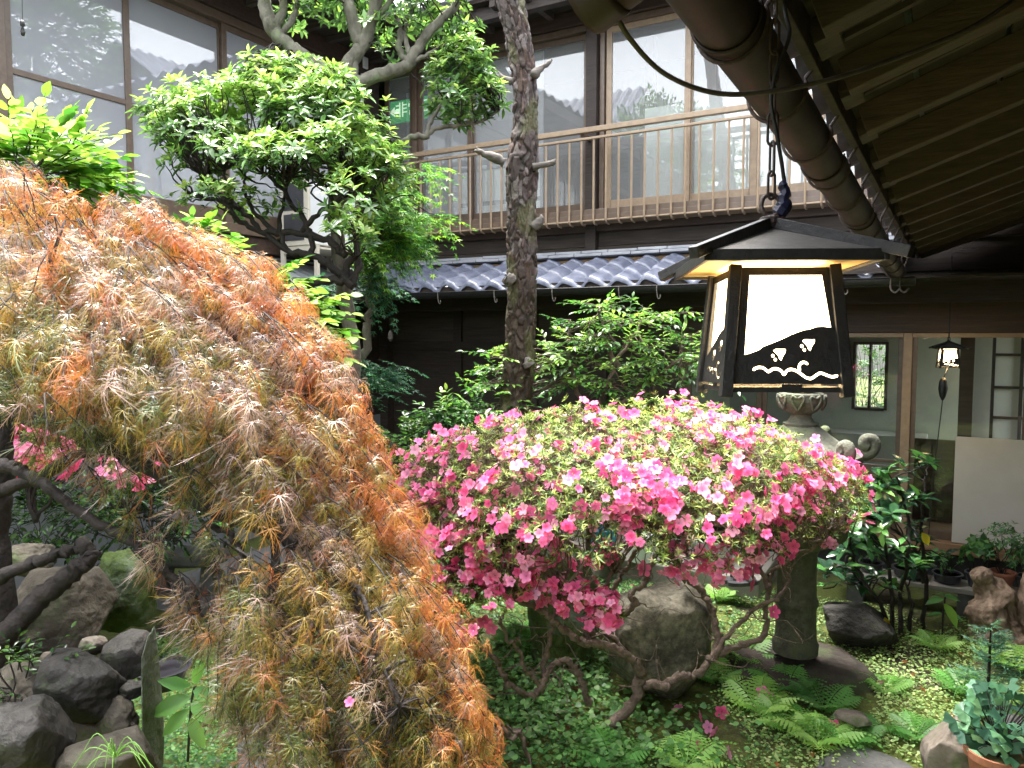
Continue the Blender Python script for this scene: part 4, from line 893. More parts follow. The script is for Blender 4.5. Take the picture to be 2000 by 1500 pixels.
for (u0, v0), (u1, v1) in (((380, 500), (330, 410)), ((380, 500), (360, 430)), ((400, 500), (420, 430)), ((420, 500), (450, 455)), ((430, 500), (500, 520)), ((380, 500), (380, 470)), ((420, 510), (470, 480)), ((500, 560), (590, 510)), ((510, 560), (575, 530)), ((520, 600), (620, 560)), ((540, 600), (690, 580)), ((560, 620), (650, 600)), ((560, 620), (690, 615)), ((560, 650), (660, 640)), ((560, 650), (690, 650)), ((570, 680), (675, 675)), ((570, 680), (690, 690)), ((500, 560), (560, 560)), ((520, 600), (600, 590)), ((560, 660), (620, 650)), ((400, 470), (330, 450)), ((420, 460), (380, 420)), ((540, 640), (640, 625)), ((570, 700), (650, 700)), ((520, 560), (630, 540))):
    for rep in range(2):
        a, c = at(u0+RNG.normal(0, 8), v0+RNG.normal(0, 8), d3+RNG.normal(0, .12)), at(u1+RNG.normal(0, 10), v1+RNG.normal(0, 10), d3+RNG.normal(0, .2)); dd = c-a; ln = np.linalg.norm(dd)
        spray(L, tw, a, dd+UP*.04, ln*1.05, int(7+ln*26), .085, LP if rep == 0 else LP2, None, .15, .0035)
L.build('foliage', T_ROUND, L_soft, ms); tw.build('twigs', M_barkd, ms, smooth=True)

# ================================================================== camellias behind the azalea
CP = [S(72, 118, 52), S(52, 92, 44), S(95, 145, 60), S(40, 74, 40)]; CN = [S(142, 178, 84), S(114, 154, 70), S(96, 136, 64)]
c1 = thing('camellia', 'glossy green shrub with tiered sprays behind the azalea and right of the pine', 'shrub', (*at(1170, 1050, 5.3)[:2], 0))
D2 = 5.3; kk = D2/1490
st = []
for pts in ([(1150, 1150), (1155, 900), (1170, 800), (1200, 720), (1240, 650), (1270, 620)], [(1165, 950), (1210, 800), (1260, 755), (1330, 700)], [(1170, 850), (1120, 740), (1110, 650)], [(1210, 720), (1180, 660), (1170, 610)]):
    P = smooth_path([at(u, v, D2) for u, v in pts], 5, .01); b = MB(); b.tube(P, rad_path(.022, .008, len(P)), 7); b.build('stem', M_barkb, c1, smooth=True); st += list(P[5:])
L = Leaf(); tw = MB()
for u, v, ru, rv, n in ((1175, 595, 50, 16, 20), (1150, 625, 70, 14, 24), (1230, 625, 90, 18, 36), (1310, 612, 55, 12, 16), (1130, 665, 70, 18, 30), (1220, 665, 110, 20, 50), (1330, 655, 40, 14, 14), (1150, 710, 90, 22, 44), (1300, 705, 90, 20, 44), (1110, 745, 60, 20, 24), (1220, 750, 80, 25, 36), (1330, 735, 50, 18, 18), (1270, 785, 60, 20, 16), (1080, 690, 30, 25, 14), (960, 690, 35, 10, 9), (970, 720, 40, 14, 14), (950, 745, 40, 16, 20), (980, 780, 40, 25, 24), (1390, 690, 40, 40, 18)):
    for p, q in blob_points(max(6, int(n*.72)), at(u, v, D2), (ru*kk, .32, rv*kk), .2, low=-1):
        d = norm(q*[1, 1, .3])+UP*.22+RNG.normal(0, .2, 3)
        spray(L, tw, p-d*.08, d, RNG.uniform(.16, .30), 9, .072, CN if RNG.uniform() < .4+.3*q[2] else CP, None, .15, .0028)
        if RNG.uniform() < .5: twig_to(tw, nearest(st, p), p-d*.08, .006, .0025, .05)
L.build('foliage', T_OV, L_gloss, c1); tw.build('twigs', M_barkb, c1, smooth=True)
c2 = thing('camellia', 'low dark green shrub at the foot of the pine, left of the azalea', 'shrub', (*at(830, 1050, 5.0)[:2], 0))
L = Leaf(); tw = MB(); st = [at(820, 1000, 5.0), at(840, 930, 5.0), at(800, 900, 5.0), at(890, 880, 5.0)]; tw.tube(smooth_path([at(830, 1150, 5.0)]+st[:2], 4), .014, 7)
for u, v, ru, rv, n in ((800, 860, 80, 40, 80), (860, 815, 60, 30, 50), (760, 900, 40, 50, 44), (830, 910, 80, 40, 60), (910, 860, 50, 60, 50), (780, 960, 60, 60, 50), (880, 790, 50, 14, 16), (930, 800, 30, 40, 24)):
    for p, q in blob_points(n, at(u, v, 5.0), (ru*5/1490, .35, rv*5/1490), .3, low=-1):
        d = norm(q*[1, 1, .4])+UP*.2+RNG.normal(0, .2, 3); spray(L, tw, p-d*.08, d, RNG.uniform(.14, .25), 9, .068, CN if RNG.uniform() < .12+.2*q[2] else CP, None, .15, .0028)
        if RNG.uniform() < .3: twig_to(tw, nearest(st, p), p-d*.08, .006, .0025, .05)
L.build('foliage', T_OV, L_gloss, c2); tw.build('twigs', M_barkd, c2, smooth=True)

# ================================================================== azalea
FV, FF, FR = flower()
AZ_D = 4.15
az = thing('azalea_bush', 'broad dome of pink flowering azalea on bare twisting branches', 'shrub', (*onz(1165, 1440, 0)[:2], 0))
AB = []
def ab(pts, r, d0=3.97, d1=4.1):
    n = len(pts); P = smooth_path([at(u, v, d0+(d1-d0)*i/(n-1)) for i, (u, v) in enumerate(pts)], 6, .006); k = 4.0/1490
    b = MB(); b.tube(P, [q*.8*k*random.uniform(.82, 1.16) for q in rad_path(r[0], r[1], len(P))], 9); b.build('branch', M_barkb, az, smooth=True); AB.extend(list(P)); return P
ab([(1150, 1462), (1163, 1445), (1200, 1408), (1241, 1367), (1250, 1325)], (15, 13), 3.92, 3.97)
ab([(1250, 1325), (1244, 1300), (1224, 1279), (1180, 1262), (1140, 1255), (1110, 1238), (1084, 1216), (1060, 1195), (1017, 1174), (985, 1160)], (13, 5), 3.97, 3.7)
ab([(1150, 1380), (1140, 1340), (1122, 1305), (1101, 1290), (1080, 1300), (1066, 1318), (1055, 1345), (1031, 1358), (1008, 1345), (990, 1330), (975, 1300), (962, 1280), (930, 1250), (925, 1215)], (9, 5), 3.9, 3.65)
ab([(1062, 1320), (1070, 1270), (1078, 1220), (1085, 1195), (1090, 1160)], (7, 5), 3.85, 3.8)
ab([(1254, 1340), (1280, 1337), (1300, 1339), (1325, 1322), (1352, 1320), (1375, 1305), (1392, 1285), (1440, 1262), (1489, 1244), (1496, 1200), (1499, 1171), (1504, 1135), (1512, 1112), (1562, 1080), (1610, 1060)], (12, 4), 3.97, 4.05)
ab([(1392, 1284), (1420, 1245), (1461, 1199), (1500, 1175), (1535, 1150), (1540, 1120)], (7, 4), 3.98, 3.98)
ab([(1394, 1285), (1400, 1250), (1394, 1205), (1382, 1170), (1362, 1145), (1335, 1125), (1325, 1090)], (10, 8), 4.0, 4.2)
ab([(944, 1405), (970, 1412), (996, 1440), (1014, 1425), (1022, 1440), (1035, 1486)], (7, 5), 3.55, 3.6)
ab([(930, 1370), (938, 1410), (970, 1430), (975, 1470)], (8, 6), 3.55, 3.6)
ab([(1060, 1352), (1040, 1320), (1025, 1310), (1012, 1270), (990, 1250), (978, 1215)], (6, 4), 3.8, 3.6)
ab([(1140, 1255), (1150, 1225), (1163, 1205), (1175, 1160), (1200, 1110)], (9, 5), 3.9, 3.9)
ab([(1180, 1180), (1210, 1130), (1240, 1080), (1250, 1020)], (7, 4), 4.1, 4.0)
ab([(1218, 1200), (1240, 1180), (1232, 1160), (1262, 1140), (1275, 1100), (1290, 1060)], (9, 5), 4.0, 4.0)
ab([(1224, 1279), (1190, 1240), (1160, 1235), (1140, 1140), (1130, 1080)], (8, 5), 4.1, 4.2)
ab([(1500, 1150), (1480, 1100), (1450, 1050), (1420, 1000)], (6, 4), 4.0, 4.2)
ab([(1140, 1080), (1060, 1020), (980, 980), (900, 960)], (7, 4), 4.2, 4.2)
ab([(1200, 1110), (1220, 1000), (1240, 930), (1250, 900)], (8, 4), 4.1, 4.5)
ab([(1325, 1090), (1360, 1020), (1420, 960), (1500, 930)], (8, 4), 4.2, 4.5)
ab([(850, 1060), (880, 1120), (905, 1160), (930, 1170)], (5, 3), 3.8, 3.7)
cz = at(1192, 975, 4.3); CX, CY = cz[0], cz[1]
def az_surf(a, el):                                             # real dome: centre on the ground plan, flat-topped, wavy rim
    q = math.cos(el)*(math.cos(a)*RIGHT+math.sin(a)*FWD)+math.sin(el)*UP
    k = 1+.17*noise.noise(Vector((q[0]*2.1+4, q[1]*2.1, q[2]*2.1)))+.07*noise.noise(Vector((q[0]*5, q[1]*5, q[2]*5)))
    return np.array([CX, CY, 1.12+.05*math.cos(a)*math.cos(el)])+k*(math.cos(a)*RIGHT+math.sin(a)*FWD)*abs(math.cos(el))**.82*(1.28-.34*abs(math.sin(a)))+k*UP*np.sign(q[2])*min(abs(q[2])**.9, 1)*.54, q
ALf = Leaf(); ATw = MB(); FP, FA, FS, FC = [], [], [], []
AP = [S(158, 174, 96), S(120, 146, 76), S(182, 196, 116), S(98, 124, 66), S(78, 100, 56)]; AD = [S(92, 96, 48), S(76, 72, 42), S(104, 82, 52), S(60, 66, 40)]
PK = [S(243, 126, 178), S(239, 108, 164), S(247, 150, 192), S(249, 174, 208), S(228, 90, 148)]
def azalea_tip(p, q, fl, dry=0.0, light=0.0):
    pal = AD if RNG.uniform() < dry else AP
    rosette(ALf, p, q*.6+UP*.7+RNG.normal(0, .35, 3), RNG.integers(6, 10), RNG.uniform(.026, .042), pal, None, 1.0, .35)
    if RNG.uniform() < fl:
        for j in range(RNG.integers(2, 5)):
            FP.append(p+RNG.normal(0, .022, 3)+q*.028); FA.append(norm(q*.75+RNG.normal(0, .45, 3)+UP*.15-FWD*.25)); FS.append(RNG.uniform(.019, .032)); FC.append(pick(PK, None, .08))
for i in range(8200):
    a = RNG.uniform(0, 2*math.pi); el = math.asin(min(1, RNG.uniform(-.06, 1))); p, q = az_surf(a, el); dep = RNG.uniform()**2.2*.30; p = p-q*dep+RNG.normal(0, .018, 3)
    m = noise.noise(Vector((p[0]*3.3+1, p[1]*3.3, p[2]*3.3)))+.45*noise.noise(Vector((p[0]*8, p[1]*8, p[2]*8)))
    if m < -.34 and q[2] < .55 and RNG.uniform() < .75: continue
    u = (p-np.array([CX, CY, 1]))
    if q[2] < .16 and float(u@FWD) < -.3 and abs(float(u@RIGHT)) < .55 and RNG.uniform() < .6: continue
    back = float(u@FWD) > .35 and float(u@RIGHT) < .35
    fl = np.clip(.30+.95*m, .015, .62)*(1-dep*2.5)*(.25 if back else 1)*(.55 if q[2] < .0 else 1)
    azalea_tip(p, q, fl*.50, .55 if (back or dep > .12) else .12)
    if i % 10 == 0: twig_to(ATw, nearest(AB, p), p-q*.02, .0055, .002, .10, -.03)
    if i % 4 == 0: twig_to(ATw, p-q*RNG.uniform(.12, .3)+RNG.normal(0, .06, 3), p, .003, .0012, .08)
for u, v, ru, rv, n, d, fl in ((900, 1065, 50, 32, 60, 3.75, .3), (940, 1100, 55, 35, 70, 3.7, .32), (905, 1150, 55, 30, 80, 3.65, .26), (1010, 1130, 45, 25, 60, 3.65, .42), (880, 1195, 40, 18, 40, 3.6, .22), (955, 1185, 45, 14, 22, 3.6, .22), (1110, 1155, 45, 16, 40, 3.75, .4), (1180, 1185, 35, 22, 40, 3.7, .5), (930, 1225, 40, 10, 10, 3.6, .5),
                               (1060, 1080, 60, 22, 50, 3.8, .4), (1480, 1070, 60, 22, 50, 3.85, .4), (1400, 1095, 40, 16, 26, 3.8, .6), (1600, 1030, 60, 40, 90, 4.1, .2), (1310, 1085, 25, 20, 18, 3.8, .5), (840, 1010, 50, 40, 70, 3.9, .35), (1330, 1110, 15, 12, 10, 3.85, .5), (1180, 1090, 35, 15, 22, 3.8, .4), (1640, 930, 40, 40, 60, 4.3, .4)):
    for p, q in blob_points(n, at(u, v, d), (ru*d/1490, .13, rv*d/1490), .2, low=-1):
        azalea_tip(p, q, fl, .15)
        if RNG.uniform() < .4: twig_to(ATw, nearest(AB, p), p, .004, .0015, .10, -.02)
for u, v in ((875, 1215), (890, 1210), (945, 1212), (960, 1225), (870, 1235), (1190, 1210), (1185, 1225), (1205, 1195), (1465, 1140), (1450, 1120), (1510, 1195), (1375, 1080), (1380, 1105), (1300, 1035), (1255, 1112), (1340, 1050), (1470, 1110)):
    FP.append(at(u, v, 3.62 if u < 1250 else 3.85)); FA.append(norm(-FWD*.9+RNG.normal(0, .4, 3)+UP*.1)); FS.append(RNG.uniform(.032, .042)); FC.append(pick(PK, None, .06))
for p in AB[::6]: twig_to(ATw, p, p+RNG.normal(0, .13, 3)+UP*.08, .004, .0012, .12)
ALf.build('foliage', T_NARROW, L_soft, az); ATw.build('twigs', M_barkb, az, smooth=True)
FP, FA, FS, FC = map(np.array, (FP, FA, FS, FC)); dist = np.linalg.norm(FP-CAM, axis=1); vis = ((FP-np.array([CX, CY, 1]))@FWD) < .2; score = FS/dist*np.where(vis, 1, .01); order = np.argsort(-score)
def flowers(name, idx, parent, kind=None):
    V, f, tt, c = place((FV, FF), FP[idx], RNG.normal(0, 1, (len(idx), 3)), FA[idx], FS[idx], FC[idx]) if False else flower_place(idx)
    o = np_mesh(name, V, f, tt, L_pet, parent, smooth=False, colors=c)
    if kind: o['kind'] = kind
def flower_place(idx):
    Z = FA[idx]; Xa = norm(np.cross(Z, RNG.normal(0, 1, (len(idx), 3)))); V, f, tt, c = place((FV, FF), FP[idx], Xa, Z, FS[idx], FC[idx])
    r = np.tile(FR, len(idx)); tip = np.clip((r-.3)/.8, 0, 1)[:, None]; c = c*(.82+.30*tip)+np.array([.04, .05, .045])*tip
    return V, f, tt, c
for i in order[:100]: flowers('blossom', np.array([i]), az)
flowers('blossoms', order[100:], az, 'stuff')
# pink azalea seen far left under the maple
a2 = thing('azalea_bush', 'small pink azalea glimpsed under the maple at far left', 'shrub', (*at(70, 1000, 4.2)[:2], 0))
ALf = Leaf(); FP, FA, FS, FC = [], [], [], []
for p, q in blob_points(220, at(60, 870, 4.2), (.25, .25, .17), .4, low=-1): azalea_tip(p, q, .3, .1)
for p, q in blob_points(60, at(250, 915, 4.2), (.10, .15, .07), .4, low=-1): azalea_tip(p, q, .14, .1)
ALf.build('foliage', T_NARROW, L_soft, a2); FP, FA, FS, FC = map(np.array, (FP, FA, FS, FC)); FS = FS*1.2; flowers('blossoms', np.arange(len(FP)), a2, 'stuff')
b = MB(); 
for k in range(6): b.tube(smooth_path([at(70, 1020, 4.2), at(60+RNG.normal(0, 20), 950, 4.2), at(60+RNG.normal(0, 50), 870, 4.2)], 4, .01), rad_path(.012, .004, 9), 6)
b.build('branches', M_barkd, a2, smooth=True)

# ================================================================== red lace leaf maple in the left foreground
lm = thing('lace_maple', 'weeping lace leaf maple with orange and bronze foliage, left foreground', 'tree', (*at(12, 1280, 2.65)[:2], float(at(12, 1280, 2.65)[2])))
LM = []
def lb(pts, r, d0, d1, name='branch'):
    n = len(pts); P = smooth_path([at(u, v, d0+(d1-d0)*i/(n-1)) for i, (u, v) in enumerate(pts)], 6, .004); k = 2.5/1490
    b = MB(); b.tube(P, [q*k*random.uniform(.9, 1.1) for q in rad_path(r[0], r[1], len(P))], 10); b.build(name, M_barkd, lm, smooth=True); LM.extend(list(P)); return P
lb([(-15, 1330), (-5, 1200), (-15, 1050), (-5, 960), (0, 880), (5, 800), (30, 700), (60, 620), (100, 520)], (38, 14), 2.62, 2.65, 'trunk')
lb([(-10, 1260), (30, 1215), (87, 1164), (140, 1120), (168, 1100), (176, 1076), (150, 1060)], (24, 13), 2.5, 2.55)
lb([(-20, 1140), (30, 1112), (77, 1094), (120, 1080), (154, 1073), (180, 1085)], (13, 9), 2.5, 2.55)
lb([(-5, 960), (70, 935), (140, 895), (175, 885), (230, 880)], (14, 9), 2.6, 2.6)
lb([(-5, 905), (30, 915), (70, 935), (120, 972), (175, 1013), (224, 1038), (270, 1070), (315, 1108), (350, 1135), (375, 1160), (388, 1195)], (12, 6), 2.45, 2.35)
lb([(20, 740), (60, 765), (91, 781), (140, 815), (175, 830), (250, 870), (330, 900), (400, 930)], (16, 8), 2.6, 2.45)
lb([(20, 800), (70, 815), (115, 830), (165, 850), (210, 865), (270, 905), (350, 950), (423, 1000), (490, 1027), (545, 1048), (566, 1062), (574, 1092), (600, 1110), (623, 1146)], (20, 7), 2.6, 2.35)
lb([(413, 1027), (450, 1045), (472, 1080), (486, 1110), (490, 1143)], (6, 4), 2.38, 2.3)
lb([(560, 1060), (562, 1090), (545, 1140)], (4, 3), 2.35, 2.3)
lb([(623, 1120), (655, 1108), (690, 1140), (720, 1200), (735, 1290)], (6, 4), 2.35, 2.2)
lb([(60, 620), (150, 520), (280, 564), (336, 595), (420, 660), (500, 760), (560, 860)], (14, 5), 2.6, 2.4)
lb([(100, 520), (200, 480), (350, 490), (470, 560), (560, 680), (640, 800), (700, 950)], (11, 4), 2.7, 2.55)
lb([(40, 660), (130, 640), (250, 680), (350, 760), (450, 870), (520, 980), (580, 1060)], (11, 4), 2.5, 2.25)
lb([(640, 1060), (700, 1180), (740, 1290), (752, 1310), (780, 1380)], (5, 4), 2.3, 2.15)
lb([(660, 1210), (700, 1250), (745, 1305), (790, 1290)], (5, 3), 2.3, 2.15)
LL = Leaf(); LT = MB()
sil = np.array([(-20, 335), (60, 350), (130, 385), (230, 405), (330, 425), (430, 480), (540, 530), (590, 575), (640, 660), (680, 760), (715, 820), (750, 900), (790, 990), (825, 1090), (850, 1160), (880, 1230), (910, 1330), (945, 1430), (965, 1520)], float)
lo = [(-20, 690), (60, 725), (170, 780), (280, 850), (380, 910), (480, 955), (560, 1015), (610, 1100), (600, 1140), (520, 1135), (440, 1160), (420, 1200), (450, 1290), (440, 1360), (520, 1440), (560, 1520)]
poly = [tuple(p) for p in sil]+lo[::-1]
def inside(u, v):
    c = False; j = len(poly)-1
    for i in range(len(poly)):
        (x1, y1), (x2, y2) = poly[i], poly[j]
        if (y1 > v) != (y2 > v) and u < (x2-x1)*(v-y1)/(y2-y1)+x1: c = not c
        j = i
    return c
sd2 = np.concatenate([np.linspace(sil[i], sil[i+1], 8, endpoint=False) for i in range(len(sil)-1)])
def rimdist(u, v): return float(np.min(np.hypot(sd2[:, 0]-u, sd2[:, 1]-v)))
ORG = [S(202, 138, 78), S(190, 118, 70), S(200, 156, 92), S(176, 112, 80)]; PUR = [S(172, 150, 138), S(156, 132, 122), S(192, 170, 152), S(140, 118, 106)]; OLV = [S(152, 136, 70), S(122, 114, 56), S(100, 98, 52), S(176, 150, 80)]; GRN = [S(104, 116, 64), S(82, 98, 54), S(124, 128, 74)]  # silvery leaf gloss put into PUR; inner shade darkens OLV and GRN
def pad(u, v, d, rad, n, pal, size, dirn):
    c = at(u, v, d); dirn = norm(dirn); side = norm(np.cross(dirn, UP)); nrm = norm(np.cross(side, dirn)); nrm = nrm*np.sign(nrm[2] if abs(nrm[2]) > .05 else 1)
    tip0 = c-dirn*rad*1.1+nrm*.03
    m = max(2, n//6)
    for s_ in range(m):
        ang = RNG.uniform(-.75, .75); dd = norm(dirn*math.cos(ang)+side*math.sin(ang)); ln = rad*RNG.uniform(1.3, 2.3)
        pts = [tip0+dd*ln*t-UP*ln*.34*t*t+side*RNG.normal(0, .006) for t in (0, .3, .6, .85, 1)]; LT.tube(pts, rad_path(.0022, .0009, 5), 4)
        nl = max(3, n//m)
        for i in range(nl):
            t = .15+.85*(i+RNG.uniform(0, .7))/nl; k = min(int(t*4), 3); p = pts[k]+(pts[k+1]-pts[k])*(t*4-k); sg = 1 if i % 2 else -1
            a = norm(dd*.7+side*sg*.45-UP*(.45+.35*t)+RNG.normal(0, .16, 3))
            pl_ = pal if RNG.uniform() < .72 else (PUR, OLV, GRN)[RNG.integers(3)]
            LL.add(p+RNG.normal(0, .006, 3), a, nrm*.6+UP*.6-FWD*.1+RNG.normal(0, .35, 3), size*RNG.uniform(.75, 1.2), pick(pal if RNG.uniform() < .72 else (ORG, PUR, OLV)[RNG.integers(3)], None, .16))
padn = 0; tries = 0; C2 = np.array([-40, 620.0])
while padn < 780 and tries < 60000:
    tries += 1
    u, v = RNG.uniform(-30, 970), RNG.uniform(330, 1520)
    if not inside(u, v): continue
    rd = rimdist(u, v); e = min(1, rd/330)
    layer = RNG.uniform()
    d = 2.62-.34*math.sin(e*math.pi/2)+(.0 if layer < .72 else .26)+RNG.normal(0, .05)
    if v > 1120: d -= .10
    du, dv = u-C2[0], v-C2[1]; out = RIGHT*max(.25, du/500)+UP*(-.25-max(0, (v-500))/900)-FWD*(.45*e)+RNG.normal(0, .16, 3)
    f = RNG.uniform()
    if rd < 75: pal = ORG if f < .70 else (PUR if f < .82 else OLV)
    elif rd < 190: pal = ORG if f < (.34 if v < 620 else .16) else (PUR if f < .64 else OLV)
    else: pal = PUR if f < .42 else (OLV if f < .78 else (ORG if (f < .88 and v < 640) else GRN))
    if v > 1080 and rd > 90: pal = OLV if f < .36 else (GRN if f < .66 else PUR)
    if u < 200 and v > 600: pal = OLV if f < .5 else (ORG if f < .7 else GRN)
    pad(u, v, d, RNG.uniform(.07, .12), RNG.integers(12, 20), pal, RNG.uniform(.045, .088), out); padn += 1
    if RNG.uniform() < .5: twig_to(LT, nearest(LM, at(u, v, d)), at(u, v, d), .003, .0015, .05, .03)
for (u, v) in sil[1:]:                                                       # loose tips that break the outline
    for r_ in range(3): pad(u+RNG.normal(0, 12)-14, v+RNG.normal(0, 10)+10, 2.6+RNG.normal(0, .06), .06, 7, ORG, .08, RIGHT*.8-UP*.45+RNG.normal(0, .15, 3))
for u, v in ((150, 880), (240, 940), (330, 990), (300, 1060), (250, 1010), (110, 870), (400, 1060), (360, 950), (60, 860), (440, 1090), (270, 1110), (330, 1240), (360, 1260), (420, 1240), (470, 1350), (390, 1070), (180, 950)):
    pad(u, v, 2.35+RNG.normal(0, .06), .05, 6, GRN if RNG.uniform() < .6 else PUR, .085, RIGHT*.5-UP*.6+RNG.normal(0, .2, 3))
for i in range(95):
    u, v = RNG.uniform(-10, 470), RNG.uniform(690, 1010)
    if v > 800+u*.42 or v < 690+u*.3: continue
    pad(u, v, 2.42+RNG.normal(0, .12), RNG.uniform(.05, .09), 9, GRN if RNG.uniform() < .5 else OLV, RNG.uniform(.05, .085), RIGHT*.6-UP*.4-FWD*.2+RNG.normal(0, .25, 3))
for u, v in ((480, 1160), (520, 1180), (455, 1210), (430, 1250), (470, 1260), (500, 1320), (540, 1380), (455, 1330), (600, 1180), (640, 1220), (350, 1170), (380, 1210)):
    for r_ in range(2): pad(u+RNG.normal(0, 15), v+RNG.normal(0, 12), 2.25+RNG.normal(0, .05), .06, 9, PUR if RNG.uniform() < .5 else GRN, .08, RIGHT*.35-UP*.7+RNG.normal(0, .2, 3))
# the far side of the crown, seen only from elsewhere
for i in range(60): 
    a = RNG.uniform(0, 2*math.pi); r_ = RNG.uniform(.2, 1.0); p = at(0, 560, 2.9)+RIGHT*.8*math.cos(a)*r_+FWD*(.3+.5*abs(math.sin(a)))*r_-UP*.7*r_*r_
    u_ = p-CAM; f_ = np.array([-math.sin(YAW)*math.cos(PITCH), math.cos(YAW)*math.cos(PITCH), -math.sin(PITCH)]); dd_ = float(u_@f_)
    uu = 1000+FPX*float(u_@RIGHT)/dd_; vv = 750-FPX*float(u_@np.cross(RIGHT, f_))/dd_
    if rimdist(uu, vv) > 60 and inside(uu, vv) or uu < -60: pad(uu, vv, dd_, .1, 14, OLV, .085, RIGHT*math.cos(a)+FWD*abs(math.sin(a))-UP*.5)
VV, FFl, TT, CC, off_ = [], [], [], [], 0
LP_, LA_, LN_, LS_, LC_ = map(np.array, (LL.P, LL.A, LL.N, LL.S, LL.C)); which = RNG.integers(0, 6, len(LP_))
for k in range(6):
    m_ = which == k; v_, f_, t_, c_ = place(T_LACES[k], LP_[m_], LA_[m_], LN_[m_], LS_[m_], LC_[m_]); VV.append(v_); FFl.append(f_+off_); TT.append(t_); CC.append(c_); off_ += len(v_)
np_mesh('foliage', np.concatenate(VV), np.concatenate(FFl), np.concatenate(TT), L_red, lm, colors=np.concatenate(CC)); LT.build('twigs', M_barkd, lm, smooth=True)
# ================================================================== trees across the court that the windows mirror
for name, lab, c, r, n in (('courtyard_tree', 'bushy green tree across the court, mirrored in the balcony windows', (-6.3, -2.8, 5.6), (2.2, 1.3, 1.8), 1150), ('tall_tree', 'tall dark tree rising beyond the near roof, mirrored in left windows', (5.6, 9.7, 8.6), (1.7, 1.5, 2.4), 1200)):
    t = thing(name, lab, 'tree', (c[0], c[1], 0)); L = Leaf(); tw = MB(); tw.tube(smooth_path([(c[0], c[1], 0), (c[0]+.1, c[1], c[2]*.5), (c[0], c[1], c[2]+.5)], 5, .03), rad_path(.16, .05, 11), 8)
    for p, q in blob_points(n, np.array(c), r, .3, low=-.8):
        spray(L, tw, p, q+UP*.2, .5, 12, .17, [S(70, 110, 50), S(50, 85, 42), S(90, 135, 58)], None, .2, .006)
        if RNG.uniform() < .2: twig_to(tw, nearest([(c[0], c[1], c[2]-1), (c[0], c[1], c[2]), (c[0], c[1], c[2]+.5)], p), p, .03, .008, .05)
    L.build('foliage', T_OV, L_far, t); tw.build('trunk', M_barkd, t, smooth=True)
# ================================================================== rocks
def rk(u, v, d, wpx, hpx, mat, label, seed, name='rock', flat=None, dep=.9, rough=.22, cat='rock', group=None, rz=0.0):
    k = d/FPX; return rock(name, at(u, v, d), (wpx/2*k, wpx/2*k*dep, hpx/2*k), mat, label, seed, group, rough, flat, rz=YAW+rz, cat=cat)
rk(1292, 1262, 4.36, 215, 250, M_boulder, 'big speckled boulder behind the bare azalea stems', 3, 'boulder', rough=.16)
rk(1105, 1200, 4.9, 150, 230, M_rock3, 'mossy upright rock in shade left of the big boulder', 5, rough=.2)
rk(1560, 1318, 4.72, 268, 120, M_base, 'flat dark base rock carrying the stone lantern', 8, 'base_rock', flat=.35, dep=.95, rough=.14)
rk(1675, 1222, 5.15, 140, 100, M_rock2, 'rounded black rock right of the stone lantern post', 11, rough=.14)
rk(128, 1195, 2.85, 205, 165, M_rock1, 'large brown lichen rock atop the left pile under the maple trunk', 14, rough=.15)
rk(245, 1150, 3.15, 125, 150, M_rock3, 'bright green mossy rock right of the large brown rock', 17, rough=.16)
rk(242, 1278, 2.6, 112, 92, M_rock2, 'smooth grey rock beside the upright slab in the left pile', 20, rough=.12)
rk(150, 1335, 2.45, 165, 140, M_rock2, 'broad dark rock in the middle of the left pile', 23, rough=.15)
rk(45, 1455, 2.2, 185, 170, M_rock2, 'dark rounded rock at the bottom left corner', 26, rough=.16)
rk(225, 1412, 2.45, 85, 90, M_rock1, 'small brown rock low in the left pile beside the slab', 29, rough=.18)
rk(215, 1490, 2.25, 190, 120, M_rock1, 'grey brown rock under the grass tuft at the bottom', 32, rough=.15)
rk(255, 1348, 2.5, 55, 30, M_rock2, 'small black stone lying in the crevice of the pile', 35, rough=.15)
rk(182, 1260, 2.6, 44, 42, M_rock4, 'small pale stone between two grey rocks', 38, rough=.15)
rk(110, 1290, 2.6, 60, 40, M_rock4, 'flat tan stone on the soil of the left pile', 39, rough=.15)
rk(60, 1090, 3.4, 90, 70, M_rock1, 'shaded brown rock behind the low maple limb', 41, rough=.18)
rk(100, 1420, 2.5, 260, 300, M_rock1, 'buried brown rock filling the heart of the left pile', 43, rough=.15, dep=.6)
rk(1858, 1492, 3.55, 120, 190, M_rock4, 'pale flat topped stone beside the terracotta pot', 44, rough=.2)
rk(1690, 1512, 3.6, 200, 50, M_slab, 'dark flat stone at the bottom edge of the moss', 47, flat=.4, rough=.1)
rk(1668, 1402, 3.95, 66, 26, M_rock4, 'half buried pale pebble in yellow moss', 50, rough=.12)
rk(1985, 1430, 3.9, 70, 60, M_slab, 'grey stone at the right edge behind the pot', 53, rough=.12)
rock('stone_slab', at(298, 1385, 2.5), (.014, .09, .27), M_lichen, 'thin upright mossy slab edging the left rock pile', 91, None, .10, None, 5, rz=YAW+.1, cat='slab')
b = MB(); p = at(545, 1455, 3.3); b.box(p-[0, 0, .15], (.34, .62, .34), rz=YAW+.35); tag(b.build('stone_block', M_slab, bevel=.015), 'grey squared stone block under the maple tips', 'stone block')
bn = thing('stone_bench', 'rough little stone bench on the moss seen under the maple', 'bench', onz(365, 1172, 0))
p = onz(365, 1172, 0); rock('seat_slab', p+[0, 0, .36], (.34, .2, .07), M_slab, None, 61, None, .14, .4, 4, bn, rz=YAW)
for sx in (-.2, .2): rock('support', p+RIGHT*sx+[0, 0, .15], (.09, .13, .18), M_slab, None, 63+sx, None, .14, None, 4, bn, rz=YAW)

